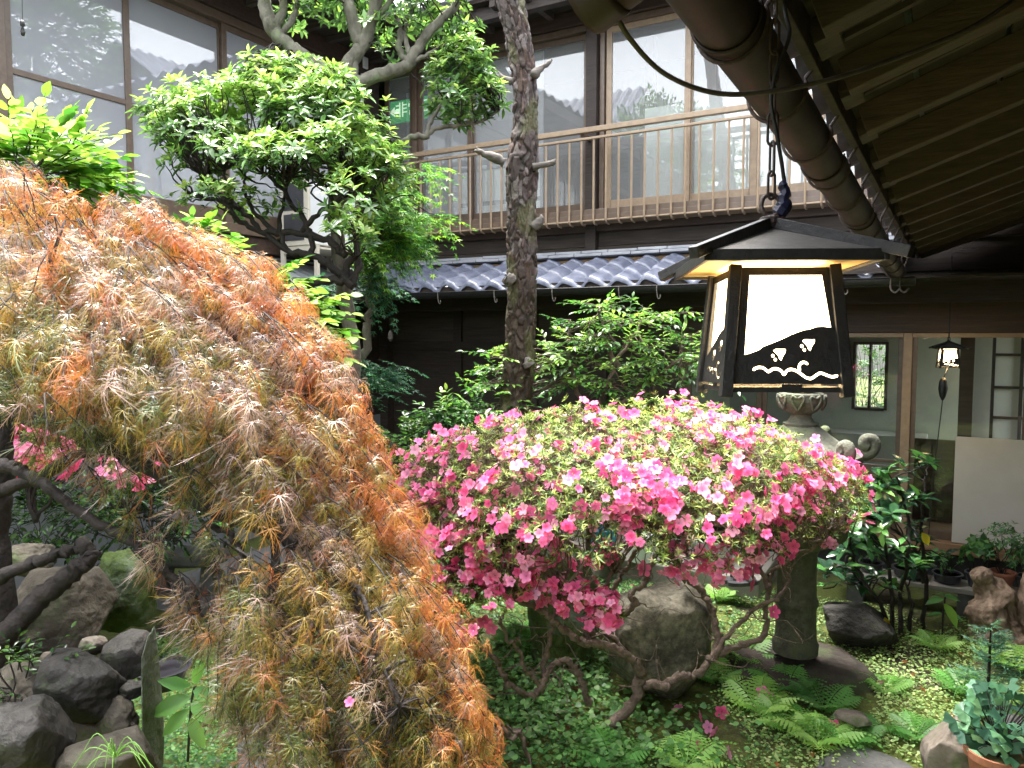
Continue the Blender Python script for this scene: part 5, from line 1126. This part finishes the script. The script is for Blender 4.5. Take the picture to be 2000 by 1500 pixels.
# ================================================================== stone lantern
sl = thing('stone_lantern', 'tall carved stone garden lantern rising behind the azalea', 'stone lantern', at(1553, 1262, 4.76))
o_ = at(1553, 1262, 4.76); zb = float(o_[2])
def lpart(name, prof, n=40, wob=None, mat=M_stone, smooth=True):
    b = MB(); b.lathe([(r, z-zb) for r, z in prof], n, o_, wob); ob = b.build(name, mat, sl, smooth=smooth)
    m = ob.modifiers.new('edge', 'EDGE_SPLIT'); m.split_angle = math.radians(40); return ob
lpart('shaft', [(.135, zb-.03), (.138, zb+.03), (.128, zb+.045), (.122, zb+.08), (.118, zb+.24), (.121, zb+.262), (.129, zb+.272), (.131, zb+.290), (.129, zb+.305), (.120, zb+.315), (.116, zb+.34), (.114, zb+.55), (.118, zb+.60), (.130, zb+.625), (.13, zb+.65)])
lpart('platform', [(.13, .775), (.20, .80), (.27, .85), (.285, .88), (.285, .955), (.27, .97), (.17, .985)], 6, smooth=False)
fb = MB(); 
for k in range(6):
    a = k*math.pi/3+.3; fb.box(o_+[.15*math.cos(a), .15*math.sin(a), 1.13-zb], (.045, .07, .30), rz=a)
fb.lathe([(.17, .98-zb), (.17, 1.01-zb)], 6, o_); fb.lathe([(.17, 1.25-zb), (.17, 1.285-zb)], 6, o_); fb.build('light_chamber', M_stone, sl)
lpart('roof', [(.17, 1.285), (.30, 1.30), (.345, 1.325), (.34, 1.36), (.27, 1.405), (.19, 1.46), (.13, 1.51), (.10, 1.535), (.085, 1.54)], 48, lambda a, i: .045*math.cos(6*(a-.3)))
for k in range(6):
    a = k*math.pi/3+.3; ca, sa = math.cos(a), math.sin(a); b = MB()
    P = [o_+[r*ca, r*sa, z-zb] for r, z in ((.24, 1.40), (.31, 1.365), (.37, 1.36), (.41, 1.385), (.425, 1.43), (.405, 1.465), (.37, 1.46), (.362, 1.43), (.385, 1.415))]
    b.tube(smooth_path(P, 4), rad_path(.030, .034, 33), 10); b.build('curled_corner', M_stone, sl, smooth=True)
lpart('neck', [(.10, 1.535), (.105, 1.55), (.078, 1.56), (.06, 1.59), (.065, 1.625), (.085, 1.645)])
lpart('lotus_bowl', [(.055, 1.60), (.09, 1.625), (.122, 1.665), (.132, 1.70), (.13, 1.73), (.115, 1.738), (.10, 1.735)], 64, lambda a, i: (.05*abs(math.cos(4*a))-.02)*(1 if i in (1, 2, 3) else .3))
for k in range(8):
    a = k*math.pi/4; ca, sa = math.cos(a), math.sin(a); b = MB()
    for s_ in (-1, 1):
        P = [o_+[(r)*math.cos(a+s_*w), (r)*math.sin(a+s_*w), z-zb] for r, w, z in ((.118, .02, 1.635), (.136, .16, 1.668), (.140, .25, 1.70), (.138, .20, 1.722), (.138, .04, 1.708))]; b.tube(smooth_path(P, 4), .0075, 6)
    b.build('petal_relief', M_stone, sl, smooth=True)
lpart('jewel_finial', [(.06, 1.735), (.085, 1.76), (.10, 1.80), (.095, 1.85), (.065, 1.90), (.025, 1.94), (.005, 1.965)])

# ================================================================== aucuba, stump, pots, shelf
au = thing('aucuba_shrub', 'dark glossy leaved shrub right of the stone lantern', 'shrub', onz(1755, 1245, 0))
L = Leaf(); DA = 5.3; AN = []
for pts in ([(1745, 1240), (1740, 1150), (1725, 1050), (1710, 960)], [(1800, 1235), (1810, 1150), (1800, 1060), (1800, 1010), (1808, 930)], [(1760, 1240), (1760, 1160), (1775, 1080), (1770, 1000), (1750, 930)], [(1775, 1240), (1780, 1180), (1765, 1130)], [(1805, 1140), (1790, 1080), (1765, 1050), (1740, 1030)], [(1735, 1235), (1720, 1180), (1680, 1120), (1660, 1070)]):
    P = smooth_path([at(u, v, DA+RNG.normal(0, .08)) for u, v in pts], 5, .006); b = MB(); b.tube(P, rad_path(.017, .007, len(P)), 7); b.build('stem', M_barkd, au, smooth=True); AN += list(P[4:])
AU1 = [S(62, 104, 62), S(48, 84, 56), S(84, 132, 70), S(38, 66, 48)]; AU2 = [S(120, 160, 84), S(96, 142, 72)]
tw = MB()
for u, v in ((1700, 955), (1660, 985), (1740, 950), (1780, 925), (1808, 915), (1720, 930), (1690, 1000), (1650, 1020), (1760, 985), (1800, 975), (1720, 1030), (1670, 1050), (1780, 1030), (1640, 1080), (1700, 1075), (1750, 1080), (1800, 1065), (1660, 1110), (1720, 1115), (1775, 1120), (1690, 1145), (1640, 1140), (1740, 1150), (1800, 1110), (1710, 1000), (1830, 1090), (1745, 1010), (1690, 1040), (1630, 1050), (1620, 1110)):
    for r_ in range(2):
        p = at(u+RNG.normal(0, 10), v+RNG.normal(0, 8), DA+RNG.normal(0, .18)); rosette(L, p, UP+RNG.normal(0, .3, 3)-FWD*.15, RNG.integers(5, 8), .135*RNG.uniform(.75, 1.1), AU2 if (RNG.uniform() < .3 and v < 1040) else AU1, None, 1.0, .22)
        twig_to(tw, nearest(AN, p-UP*.05), p, .006, .004, .05)
L.build('foliage', T_AUC, L_dark, au); tw.build('twigs', M_barkd, au, smooth=True)
yl = Leaf(); yl.add(at(1728, 1205, 5.1), UP*-1+RIGHT*.2, -FWD, .14, S(170, 150, 40)); yl.add(at(1800, 1040, 5.1), UP*-.7+RIGHT*.5, -FWD, .12, S(160, 150, 45)); yl.build('yellow_leaf', T_AUC, L_soft, au)
a3 = thing('broadleaf_seedling', 'young plant with toothed light green leaves left of the driftwood', 'plant', onz(1840, 1250, 0))
L = Leaf(); b = MB(); p0 = onz(1840, 1250, 0); b.tube([p0, p0+UP*.18, p0+UP*.30+RIGHT*.01], .006, 6); b.build('stem', M_barkd, a3)
for a, z, s_ in ((.2, .30, .16), (3.3, .29, .13), (1.8, .31, .12), (-1.2, .26, .17), (5.6, .2, .12), (2.6, .18, .1)): L.add(p0+UP*z, RIGHT*math.cos(a)+FWD*math.sin(a)-UP*(.8 if a == -1.2 else .05), UP-FWD*.4, s_, S(130, 170, 70) if a == -1.2 else S(96, 150, 84))
L.build('foliage', T_AUC, L_soft, a3)
st_ = thing('driftwood_stump', 'bleached hollow driftwood stump standing at the right edge', 'driftwood', onz(1950, 1258, 0))
def gnarl(name, pts, radii, n=48, k=16, amp=.42, d=5.2):
    P = smooth_path([at(u, v, d) for u, v in pts], k); R = np.interp(np.linspace(0, 1, len(P)), np.linspace(0, 1, len(radii)), radii)*d/FPX; b = MB(); b.tube(P, list(R), n)
    V = np.array(b.v); cidx = np.repeat(np.arange(len(P)), n); off = V-P[cidx]; f = np.array([1+amp*1.3*noise.noise(Vector(q*5))+amp*.9*noise.noise(Vector(q*13))+amp*.3*noise.noise(Vector(q*34)) for q in V])
    hol = np.exp(-(((V-at(1932, 1150, d-.06))**2).sum(1))/(2*.042**2)); f -= .75*hol
    b.v = [tuple(q) for q in (P[cidx]+off*f[:, None])]; b.build(name, M_drift, st_, smooth=True)
gnarl('trunk', [(1955, 1275), (1948, 1240), (1940, 1205), (1938, 1170), (1925, 1140), (1908, 1116)], [48, 50, 40, 38, 24, 13])
gnarl('branch', [(1960, 1240), (1975, 1215), (1990, 1190), (2005, 1160), (2015, 1120)], [30, 32, 20, 14, 10])
gnarl('branch', [(1935, 1240), (1915, 1225), (1908, 1215)], [22, 18, 12])
sh = thing('plant_shelf', 'low weathered plank shelf with potted plants under the glass doors', 'shelf', ony(1850, 1190, 6.45))
b = MB(); b.bx(-.75, 1.2, 6.35, 6.62, .20, .235); b.build('plank', M_step, sh, bevel=.005)
for x in (-.6, .15, .9): part('support', M_slab, [(x-.06, x+.06, 6.4, 6.58, -.02, .199)], sh)
def potted(u, v, Y, r, h, mat, pal, label, pn='potted_plant', zz=.235, leaf=T_LITE, ls_=.06, n=40, sp=.13, hh=.18, bowl=False):
    p = ony(u, v, Y); x = p[0]; t = thing(pn, label, 'potted plant', (x, Y, zz)); b = MB()
    b.lathe([(r*.62, 0), (r*.72 if not bowl else r*.9, h*.3), (r*.95, h*.85), (r*1.05, h*.87), (r*1.05, h), (r*.92, h), (r*.9, h*.8)], 24, (x, Y, zz)); b.build('pot', mat, t, smooth=False)
    b = MB(); b.lathe([(.001, h*.8), (r*.9, h*.8), (r*.9, h*.79)], 16, (x, Y, zz)); b.build('soil', M_soil, t)
    L = Leaf(); tw = MB(); top = np.array([x, Y, zz+h])
    for q, dq in blob_points(n, top+UP*hh*.75, (sp, sp, hh*.7), .2, low=-.8): rosette(L, q, dq+UP*.6, 5, ls_, pal, None, 1, .3)
    for i in range(8): twig_to(tw, top-UP*.04, L.P[RNG.integers(len(L.P))], .004, .002, .05)
    L.build('foliage', leaf, L_soft, t); tw.build('stems', M_barkd, t, smooth=True)
GP = [S(80, 125, 70), S(62, 102, 60), S(100, 145, 80)]
potted(1850, 1135, 6.48, .10, .075, M_glaze, GP, 'shallow dark bonsai bowl with sparse plant, left on the shelf', ls_=.035, n=16, sp=.10, hh=.10, bowl=True)
potted(1905, 1135, 6.48, .07, .11, M_glaze, GP, 'dark pot with pale green heart leaves, middle of the shelf', leaf=T_HEART, ls_=.055, n=26, sp=.12, hh=.2)
potted(1958, 1130, 6.48, .085, .14, M_terra, [S(92, 130, 84), S(110, 150, 96), S(70, 108, 70)], 'terracotta pot with bushy grey green plant on the shelf', ls_=.04, n=80, sp=.17, hh=.26)
potted(2010, 1135, 6.48, .08, .13, M_glaze, GP, 'dark pot with leafy plant at the right end of the shelf', ls_=.05, n=50, sp=.14, hh=.2)
potted(1775, 1150, 6.48, .12, .075, M_glaze, GP, 'wide dark bowl of low greenery behind the aucuba stems', ls_=.04, n=26, sp=.12, hh=.10, bowl=True)
potted(1700, 1150, 6.48, .09, .08, M_glaze, GP, 'small dark bowl with greenery just right of the lantern post', ls_=.04, n=26, sp=.10, hh=.12, bowl=True)
t = thing('potted_plant', 'terracotta pot of blue green fan shaped leaves, bottom right corner', 'potted plant', at(1945, 1535, 3.35)); p = at(1945, 1535, 3.35)
b = MB(); b.lathe([(.085, -.05), (.115, .13), (.13, .135), (.13, .165), (.118, .165), (.11, .12)], 32, p); b.build('pot', M_terra, t, smooth=False)
b = MB(); b.lathe([(.001, .13), (.112, .13), (.112, .125)], 20, p); b.build('soil', M_soil, t)
L = Leaf(); tw = MB()
for q, dq in blob_points(130, p+UP*.27+RIGHT*.02, (.17, .15, .17), .35, low=-.8):
    tw.tube(smooth_path([p+UP*.13, (p+UP*.2+q)/2, q], 3), .002, 4); L.add(q, dq*.8-UP*.25+RNG.normal(0, .3, 3), UP*.7-FWD*.7+RNG.normal(0, .25, 3), .052*RNG.uniform(.7, 1.15), pick([S(104, 150, 118), S(86, 132, 104), S(128, 172, 130), S(70, 112, 90)], None, .12))
L.build('foliage', T_FAN, L_soft, t); tw.build('stems', M_barkd, t, smooth=True)
cf_ = thing('conifer_seedling', 'small blue green conifer seedling on the moss at right', 'seedling', onz(1928, 1392, 0)); p = onz(1928, 1392, 0)
b = MB(); b.tube([p, p+UP*.3, p+UP*.5], rad_path(.012, .003, 3), 6); b.build('stem', M_barkd, cf_); L = Leaf()
for i in range(70):
    z = RNG.uniform(.06, .50); a = RNG.uniform(0, 6.28); ln = .20*(1-z/.62)*RNG.uniform(.7, 1.1)+.03; d = RIGHT*math.cos(a)+FWD*math.sin(a)+UP*.35
    for j in range(16):
        q = p+UP*z+d*ln*(j+1)/16; s_ = norm(np.cross(d, UP))*(1 if j % 2 else -1); L.add(q, d*.9+s_*.7+RNG.normal(0, .25, 3), UP+RNG.normal(0, .3, 3), .035, pick([S(84, 128, 106), S(66, 108, 92), S(110, 152, 112)], None, .12))
L.build('needles', T_NARROW, L_soft, cf_)

# ================================================================== ferns
FPAL = [S(134, 184, 92), S(114, 166, 80), S(152, 198, 106)]
def make_fern(label, pal):
    t = thing('fern', label, 'fern', (0, 0, 0), 'ferns on the garden floor')
    for i in range(8):
        a = i*math.pi/4+RNG.normal(0, .15); L = Leaf(); L.add(np.zeros(3), np.array([math.cos(a), math.sin(a), .12+RNG.uniform(0, .25)]), UP, RNG.uniform(.26, .36), pick(pal, None, .08)); L.build('frond', T_FROND, L_soft, t)
    return t
FL = [(1450, 1290, 1.0, 'feathery fern at the front left foot of the lantern base rock'), (1535, 1350, 1.0, 'light green fern in front of the lantern base rock'), (1480, 1385, 1.0, 'fern in the ground cover between azalea stem and lantern base'), (1400, 1330, .8, 'fern beside the boulder and the azalea stem'), (1610, 1385, .9, 'pale fern touching the yellow moss patch'),
      (1600, 1455, .95, 'dark fern low in front beside the pale stone'), (1530, 1420, .9, 'fern among fallen blossoms in the foreground'), (1880, 1345, .9, 'pale fern left of the conifer seedling'), (1985, 1310, .9, 'yellow green fern at the right edge behind the conifer'), (1970, 1400, .8, 'small fern between conifer and terracotta pot'),
      (1200, 1500, 1.0, 'fern cut by the bottom edge below the azalea trunk'), (1340, 1500, .9, 'fern at the bottom edge right of the azalea trunk'), (1050, 1245, .9, 'fern in the shade left of the boulder'), (1000, 1260, .8, 'dark fern under the low azalea blossoms'), (1410, 1175, .7, 'fern growing by the stone pavement below the black sandals'),
      (1340, 1165, .7, 'little fern tucked behind the boulder'), (1790, 1440, .8, 'pale fern on the right ground cover'), (1830, 1270, .7, 'fern near the seedling left of the driftwood'), (520, 1290, .8, 'fern seen through the maple foliage'), (560, 1130, .8, 'bright fern on the moss behind the maple branch'), (660, 1200, .8, 'fern hidden between the maple twigs'), (1730, 1345, .7, 'tiny pale fern right of the base rock'), (1660, 1450, .8, 'fern left of the pale stone at the bottom')]
pr = [make_fern(None, FPAL), make_fern(None, [S(104, 158, 80), S(88, 142, 72)]), make_fern(None, [S(164, 204, 112), S(146, 192, 98)])]
for i, (u, v, s_, lab) in enumerate(FL):
    src = pr[i % 3]; o = src if i < 3 else copy_tree(src); p = onz(u, v, 0); o.location = (p[0], p[1], gz(p[0], p[1])); o.scale = (s_,)*3; o.rotation_euler = (0, 0, i*1.3); o['label'] = lab
# ================================================================== ground cover, litter, fallen flowers
RKS = [(onz(1560, 1318, .1), .42), (onz(1290, 1340, 0), .33), (onz(1675, 1240, 0), .24), (onz(1858, 1490, 0), .16)]
def clear(x, y, m=0): return all((x-c[0])**2+(y-c[1])**2 > (r+m)**2 for c, r in RKS)
L = Leaf()
while len(L.P) < 80000:
    x, y = RNG.uniform(-4.6, 1.3), RNG.uniform(1.6, 6.3)
    m = noise.noise(Vector((x*1.7+3, y*1.7, 0)))+.5*noise.noise(Vector((x*6, y*6, 2)))
    if m < -.3 or not clear(x, y) or (x > -4.7 and x < -1.25 and y > 6.0): continue
    lit_ = np.clip((x+1.6)/1.2, 0, 1); pal = [S(168, 192, 124), S(146, 176, 106), S(184, 204, 142), S(124, 156, 92)] if RNG.uniform() < lit_ else [S(84, 130, 68), S(68, 112, 60), S(102, 148, 78), S(56, 96, 54)]  # stronger light at right put into paler leaf colours
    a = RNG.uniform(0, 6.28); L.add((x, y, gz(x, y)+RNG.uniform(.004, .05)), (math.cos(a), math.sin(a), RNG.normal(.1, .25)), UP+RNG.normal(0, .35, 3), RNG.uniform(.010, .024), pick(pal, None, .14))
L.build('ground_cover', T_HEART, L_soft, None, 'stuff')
L = Leaf()
while len(L.P) < 2600:
    c = [onz(u, v, 0) for u, v in ((1060, 1360), (1000, 1400), (1150, 1330), (1100, 1250), (1200, 1400), (970, 1320), (1250, 1480), (1060, 1450))][RNG.integers(8)]; x, y = c[0]+RNG.normal(0, .25), c[1]+RNG.normal(0, .25)
    if not clear(x, y): continue
    a = RNG.uniform(0, 6.28); L.add((x, y, gz(x, y)+RNG.uniform(.02, .13)), (math.cos(a), math.sin(a), -.15), UP+RNG.normal(0, .3, 3)-FWD*.2, RNG.uniform(.020, .043), pick([S(96, 142, 78), S(78, 122, 66), S(116, 160, 90)], None, .12))
L.build('low_weeds', T_HEART, L_soft, None, 'stuff')
L = Leaf()
while len(L.P) < 420:
    x, y = RNG.uniform(-3.4, 1.2), RNG.uniform(3.0, 6.2)
    if clear(x, y): a = RNG.uniform(0, 6.28); L.add((x, y, gz(x, y)+.03), (math.cos(a), math.sin(a), RNG.normal(0, .2)), UP+RNG.normal(0, .3, 3), RNG.uniform(.03, .07), pick([S(96, 58, 36), S(128, 82, 46), S(70, 44, 32)], None, .2))
L.build('leaf_litter', T_OV, L_soft, None, 'stuff')
FPs = [(1365, 1400), (1385, 1420), (1410, 1390), (1365, 1460), (1420, 1472), (1325, 1385), (1635, 1415), (1510, 1365), (1630, 1420), (1490, 1355), (1398, 1432), (683, 1372)]
for i, (u, v) in enumerate(FPs):
    p = onz(u, v, .05) if u > 700 else at(u, v, 2.1); FP, FA, FS, FC = np.array([p]), np.array([norm(UP*.6+RNG.normal(0, .6, 3)-FWD*.3)]), np.array([RNG.uniform(.03, .042) if u > 700 else .014]), np.array([pick(PK, None, .06)])
    V, f, tt, c = flower_place(np.array([0])); o = np_mesh('fallen_blossom', V, f, tt, L_pet, None, colors=c)
    tag(o, 'pink blossom caught in the lace maple foliage' if u < 700 else 'fallen pink azalea blossom lying on the green ground cover', 'flower', 'fallen azalea blossoms')
# ================================================================== left foreground and background plants
wd = thing('broadleaf_weed', 'light green broad leaved weed beside the upright slab', 'weed', at(365, 1430, 2.5)); p = at(365, 1430, 2.5)
b = MB(); q_ = at(380, 1340, 2.5); b.tube(smooth_path([p-UP*.1, (p+q_)/2, q_], 4), .004, 6); b.build('stem', M_barkd, wd); L = Leaf()
for u, v, du, dv in ((372, 1340, -50, -20), (376, 1345, 60, 18), (378, 1335, 25, -45), (374, 1360, -70, 25), (372, 1368, 50, 35), (370, 1385, -45, 40), (380, 1345, 70, 35), (372, 1400, 30, 50)):
    a = RIGHT*du-UP*dv; L.add(at(u, v, 2.5), a-FWD*20, UP*.6-FWD, np.hypot(du, dv)*2.5/FPX*1.15, pick([S(120, 170, 84), S(104, 156, 76)], None, .08))
L.build('foliage', T_OV, L_soft, wd)
gt_ = thing('grass_tuft', 'arching tuft of light green grass on the bottom left rock', 'grass', at(225, 1475, 2.15)); L = Leaf(); gb = MB()
for i in range(16):
    a = RNG.uniform(-1, 1); p0 = at(225, 1478, 2.12); e = p0+RIGHT*a*.15-UP*RNG.uniform(-.02, .05)-FWD*RNG.uniform(0, .06); P = smooth_path([p0, (p0+e)/2+UP*RNG.uniform(.03, .07), e], 5); gb.tube(P, rad_path(.0022, .0006, len(P)), 4)
gb.build('blades', pm('grass_blade', S(110, 160, 70), S(140, 185, 90), 20, .5, 0), gt_, smooth=True)
def creeper(u, v, d, ru, rv, n, pal, label, name='low_shrub', size=.05, cat='shrub', tp=T_OV):
    t = thing(name, label, cat, at(u, v+rv*.9, d)); L = Leaf(); tw = MB(); k = d/FPX; base = at(u, v+rv, d)
    for p, q in blob_points(n, at(u, v, d), (ru*k, ru*k*.7, rv*k), .25, low=-1):
        spray(L, tw, p, q+UP*.3+RNG.normal(0, .3, 3), RNG.uniform(.12, .22), 8, size, pal, None, .2, .002)
        if RNG.uniform() < .2: twig_to(tw, base, p, .005, .002, .05)
    L.build('foliage', tp, L_gloss, t); tw.build('twigs', M_barkd, t, smooth=True)
DK = [S(60, 92, 46), S(46, 74, 40), S(78, 112, 54), S(36, 58, 34)]
creeper(40, 1350, 2.35, 60, 90, 50, DK, 'dark small leaved creeper on the left rock pile', size=.035)
creeper(90, 1020, 4.6, 120, 70, 90, DK, 'dark shrub in the shade behind the maple trunk', size=.07)
creeper(300, 1015, 5.2, 150, 60, 130, DK, 'dark leafy shrub under the maple beyond the rocks', size=.07)
creeper(250, 900, 5.6, 260, 110, 220, DK, 'tall dark hedge along the left wing wall behind the maple', size=.08)
creeper(480, 900, 5.8, 160, 120, 150, DK, 'shaded hedge plant before the corner of the court', size=.08)
creeper(640, 1000, 5.6, 90, 140, 110, DK, 'shaded bush behind the right rim of the maple', size=.07)
creeper(1010, 1040, 5.4, 140, 60, 90, DK, 'dark low shrub behind the azalea crown', size=.06)
t = thing('bonsai_bowl', 'shallow dark bowl with a little plant behind the slab', 'potted plant', at(318, 1312, 2.9)); p = at(318, 1318, 2.9)
b = MB(); b.lathe([(.07, -.04), (.085, .0), (.10, .03), (.105, .032), (.095, .032), (.09, .02)], 28, p); b.build('bowl', M_glaze, t); L = Leaf()
for q, dq in blob_points(20, p+UP*.10, (.07, .07, .06), .2): rosette(L, q, dq+UP, 5, .03, DK, None, 1, .3)
L.build('foliage', T_LITE, L_soft, t)
# ================================================================== buckets, sandals, air conditioner, little fittings
def pail(u, v, r, h, mat, label, rim):
    p = onz(u, v, .172); t = thing('bucket', label, 'bucket', p); b = MB(); b.lathe([(r*.82, 0), (r, h), (r*1.06, h), (r*1.06, h+.012), (r*.96, h+.012), (r*.8, .02)], 28, p); b.build('body', mat, t, smooth=False)
    b = MB(); b.tube([p+[r*1.04*math.cos(a), 0, h-.02-.12*math.sin(a)*1.0] for a in np.linspace(0, math.pi, 13)], .005, 6); b.build('handle', rim, t)
pail(1178, 1092, .125, .26, M_blue, 'blue plastic bucket on the pavement behind the azalea', M_dgrey)
pail(1252, 1095, .11, .22, M_white, 'white pail on the pavement right of the blue bucket', M_dgrey)
for i, (u, v, a, lab) in enumerate(((1425, 1137, .5, 'black sandal on the stone pavement, left one of the pair'), (1452, 1142, .7, 'black sandal on the stone pavement, right one of the pair'))):
    p = onz(u, v, .174); t = thing('sandal', lab, 'sandal', p, 'pair of black sandals', (0, 0, a))
    ol = [(.0+.13*math.cos(k)*1.0, (.048-.010*math.cos(k))*math.sin(k)) for k in np.linspace(0, 2*math.pi, 24, endpoint=False)]
    b = MB(); n = 24; b.add([(x, y, 0) for x, y in ol]+[(x, y, .028) for x, y in ol], [tuple(range(n-1, -1, -1)), tuple(range(n, 2*n))]+[(k, (k+1) % n, n+(k+1) % n, n+k) for k in range(n)]); b.build('sole', M_dgrey, t, local=True)
    b = MB(); b.grid(lambda s_, q: (.015+.07*q, .052*math.cos(math.pi*s_), .02+.045*math.sin(math.pi*s_)), 13, 4); b.build('strap', M_blackmetal, t, local=True)
ac = thing('air_conditioner', 'white outdoor air conditioner unit on a cream stand on the lower roof', 'air conditioner', (-5.68, 6.0, 2.9))
part('casing', M_white, [(-5.88, -5.58, 5.62, 6.32, 2.99, 3.60)], ac, .012)
part('front_frame', M_cream, [(-5.92, -5.54, 5.585, 5.615, 2.97, 3.62)], ac, .004)
for i, z in enumerate((3.02, 3.32)): part('dark_grille', M_dgrey, [(-5.87, -5.60, 5.575, 5.584, z, z+.26)], ac)
gb = MB()
for i in range(9): gb.bx(-5.579, -5.570, 6.02, 6.22, 3.22+i*.022, 3.232+i*.022)
gb.build('vent_slats', M_dgrey, ac)
sb_ = MB(); sb_.bx(-5.95, -5.45, 5.60, 5.64, 2.90, 2.965); sb_.bx(-5.95, -5.45, 6.26, 6.30, 2.90, 2.965)
for x in (-5.93, -5.47):
    for y in (5.62, 6.28): sb_.bx(x-.02, x+.02, y-.019, y+.019, 2.50, 2.899)
sb_.bx(-5.949, -5.451, 5.641, 6.259, 2.93, 2.95); sb_.build('stand', M_cream, ac)
jb = thing('junction_box', 'small white electrical box on a pipe at the inner corner', 'electrical box', ony(705, 125, 7.0)); p = ony(705, 125, 7.0)
b = MB(); b.box(p, (.16, .08, .13)); b.build('box', M_white, jb, bevel=.01); b = MB(); b.box(p+[0, -.042, .0], (.10, .006, .05)); b.build('cover', M_dgrey, jb)
b = MB(); b.tube(smooth_path([p-UP*1.4, p-UP*.06, p-UP*.0+[0, .045, 0], p+UP*.25, p+UP*.55], 4), .028, 10); b.build('pipe', M_white, jb, smooth=True)
hk = thing('hanging_hook', 'old iron hook hanging from the tiled eave by a thin chain', 'hook', ony(762, 590, 6.5)); p = ony(762, 600, 6.5)
b = MB(); b.tube([p+UP*.12, p-UP*.25], .004, 5); b.build('chain', M_rust, hk); b = MB(); b.lathe([(.01, .05), (.026, .02), (.03, -.03), (.012, -.07)], 12, p-UP*.30); b.build('weight', M_stub, hk, smooth=True)
wb = thing('wind_bell', 'tiny dark ornament on a string before the left window', 'ornament', at(43, 20, 3.4)); 
b = MB(); b.tube([at(43, -20, 3.4), at(44, 42, 3.4)], .0015, 4); b.build('string', M_blackmetal, wb); b = MB(); q = at(44, 48, 3.4); b.lathe([(.004, .02), (.010, .01), (.010, -.005), (.004, -.01), (.010, -.03), (.008, -.045), (.002, -.05)], 10, q); b.build('bell', M_blackmetal, wb, smooth=True)
# hedge beyond the wash room window
creeper(1698, 760, 9.9, 130, 150, 420, [S(90, 130, 60), S(70, 110, 54)], 'green bush outside the far wash room window', size=.09)
#@@END
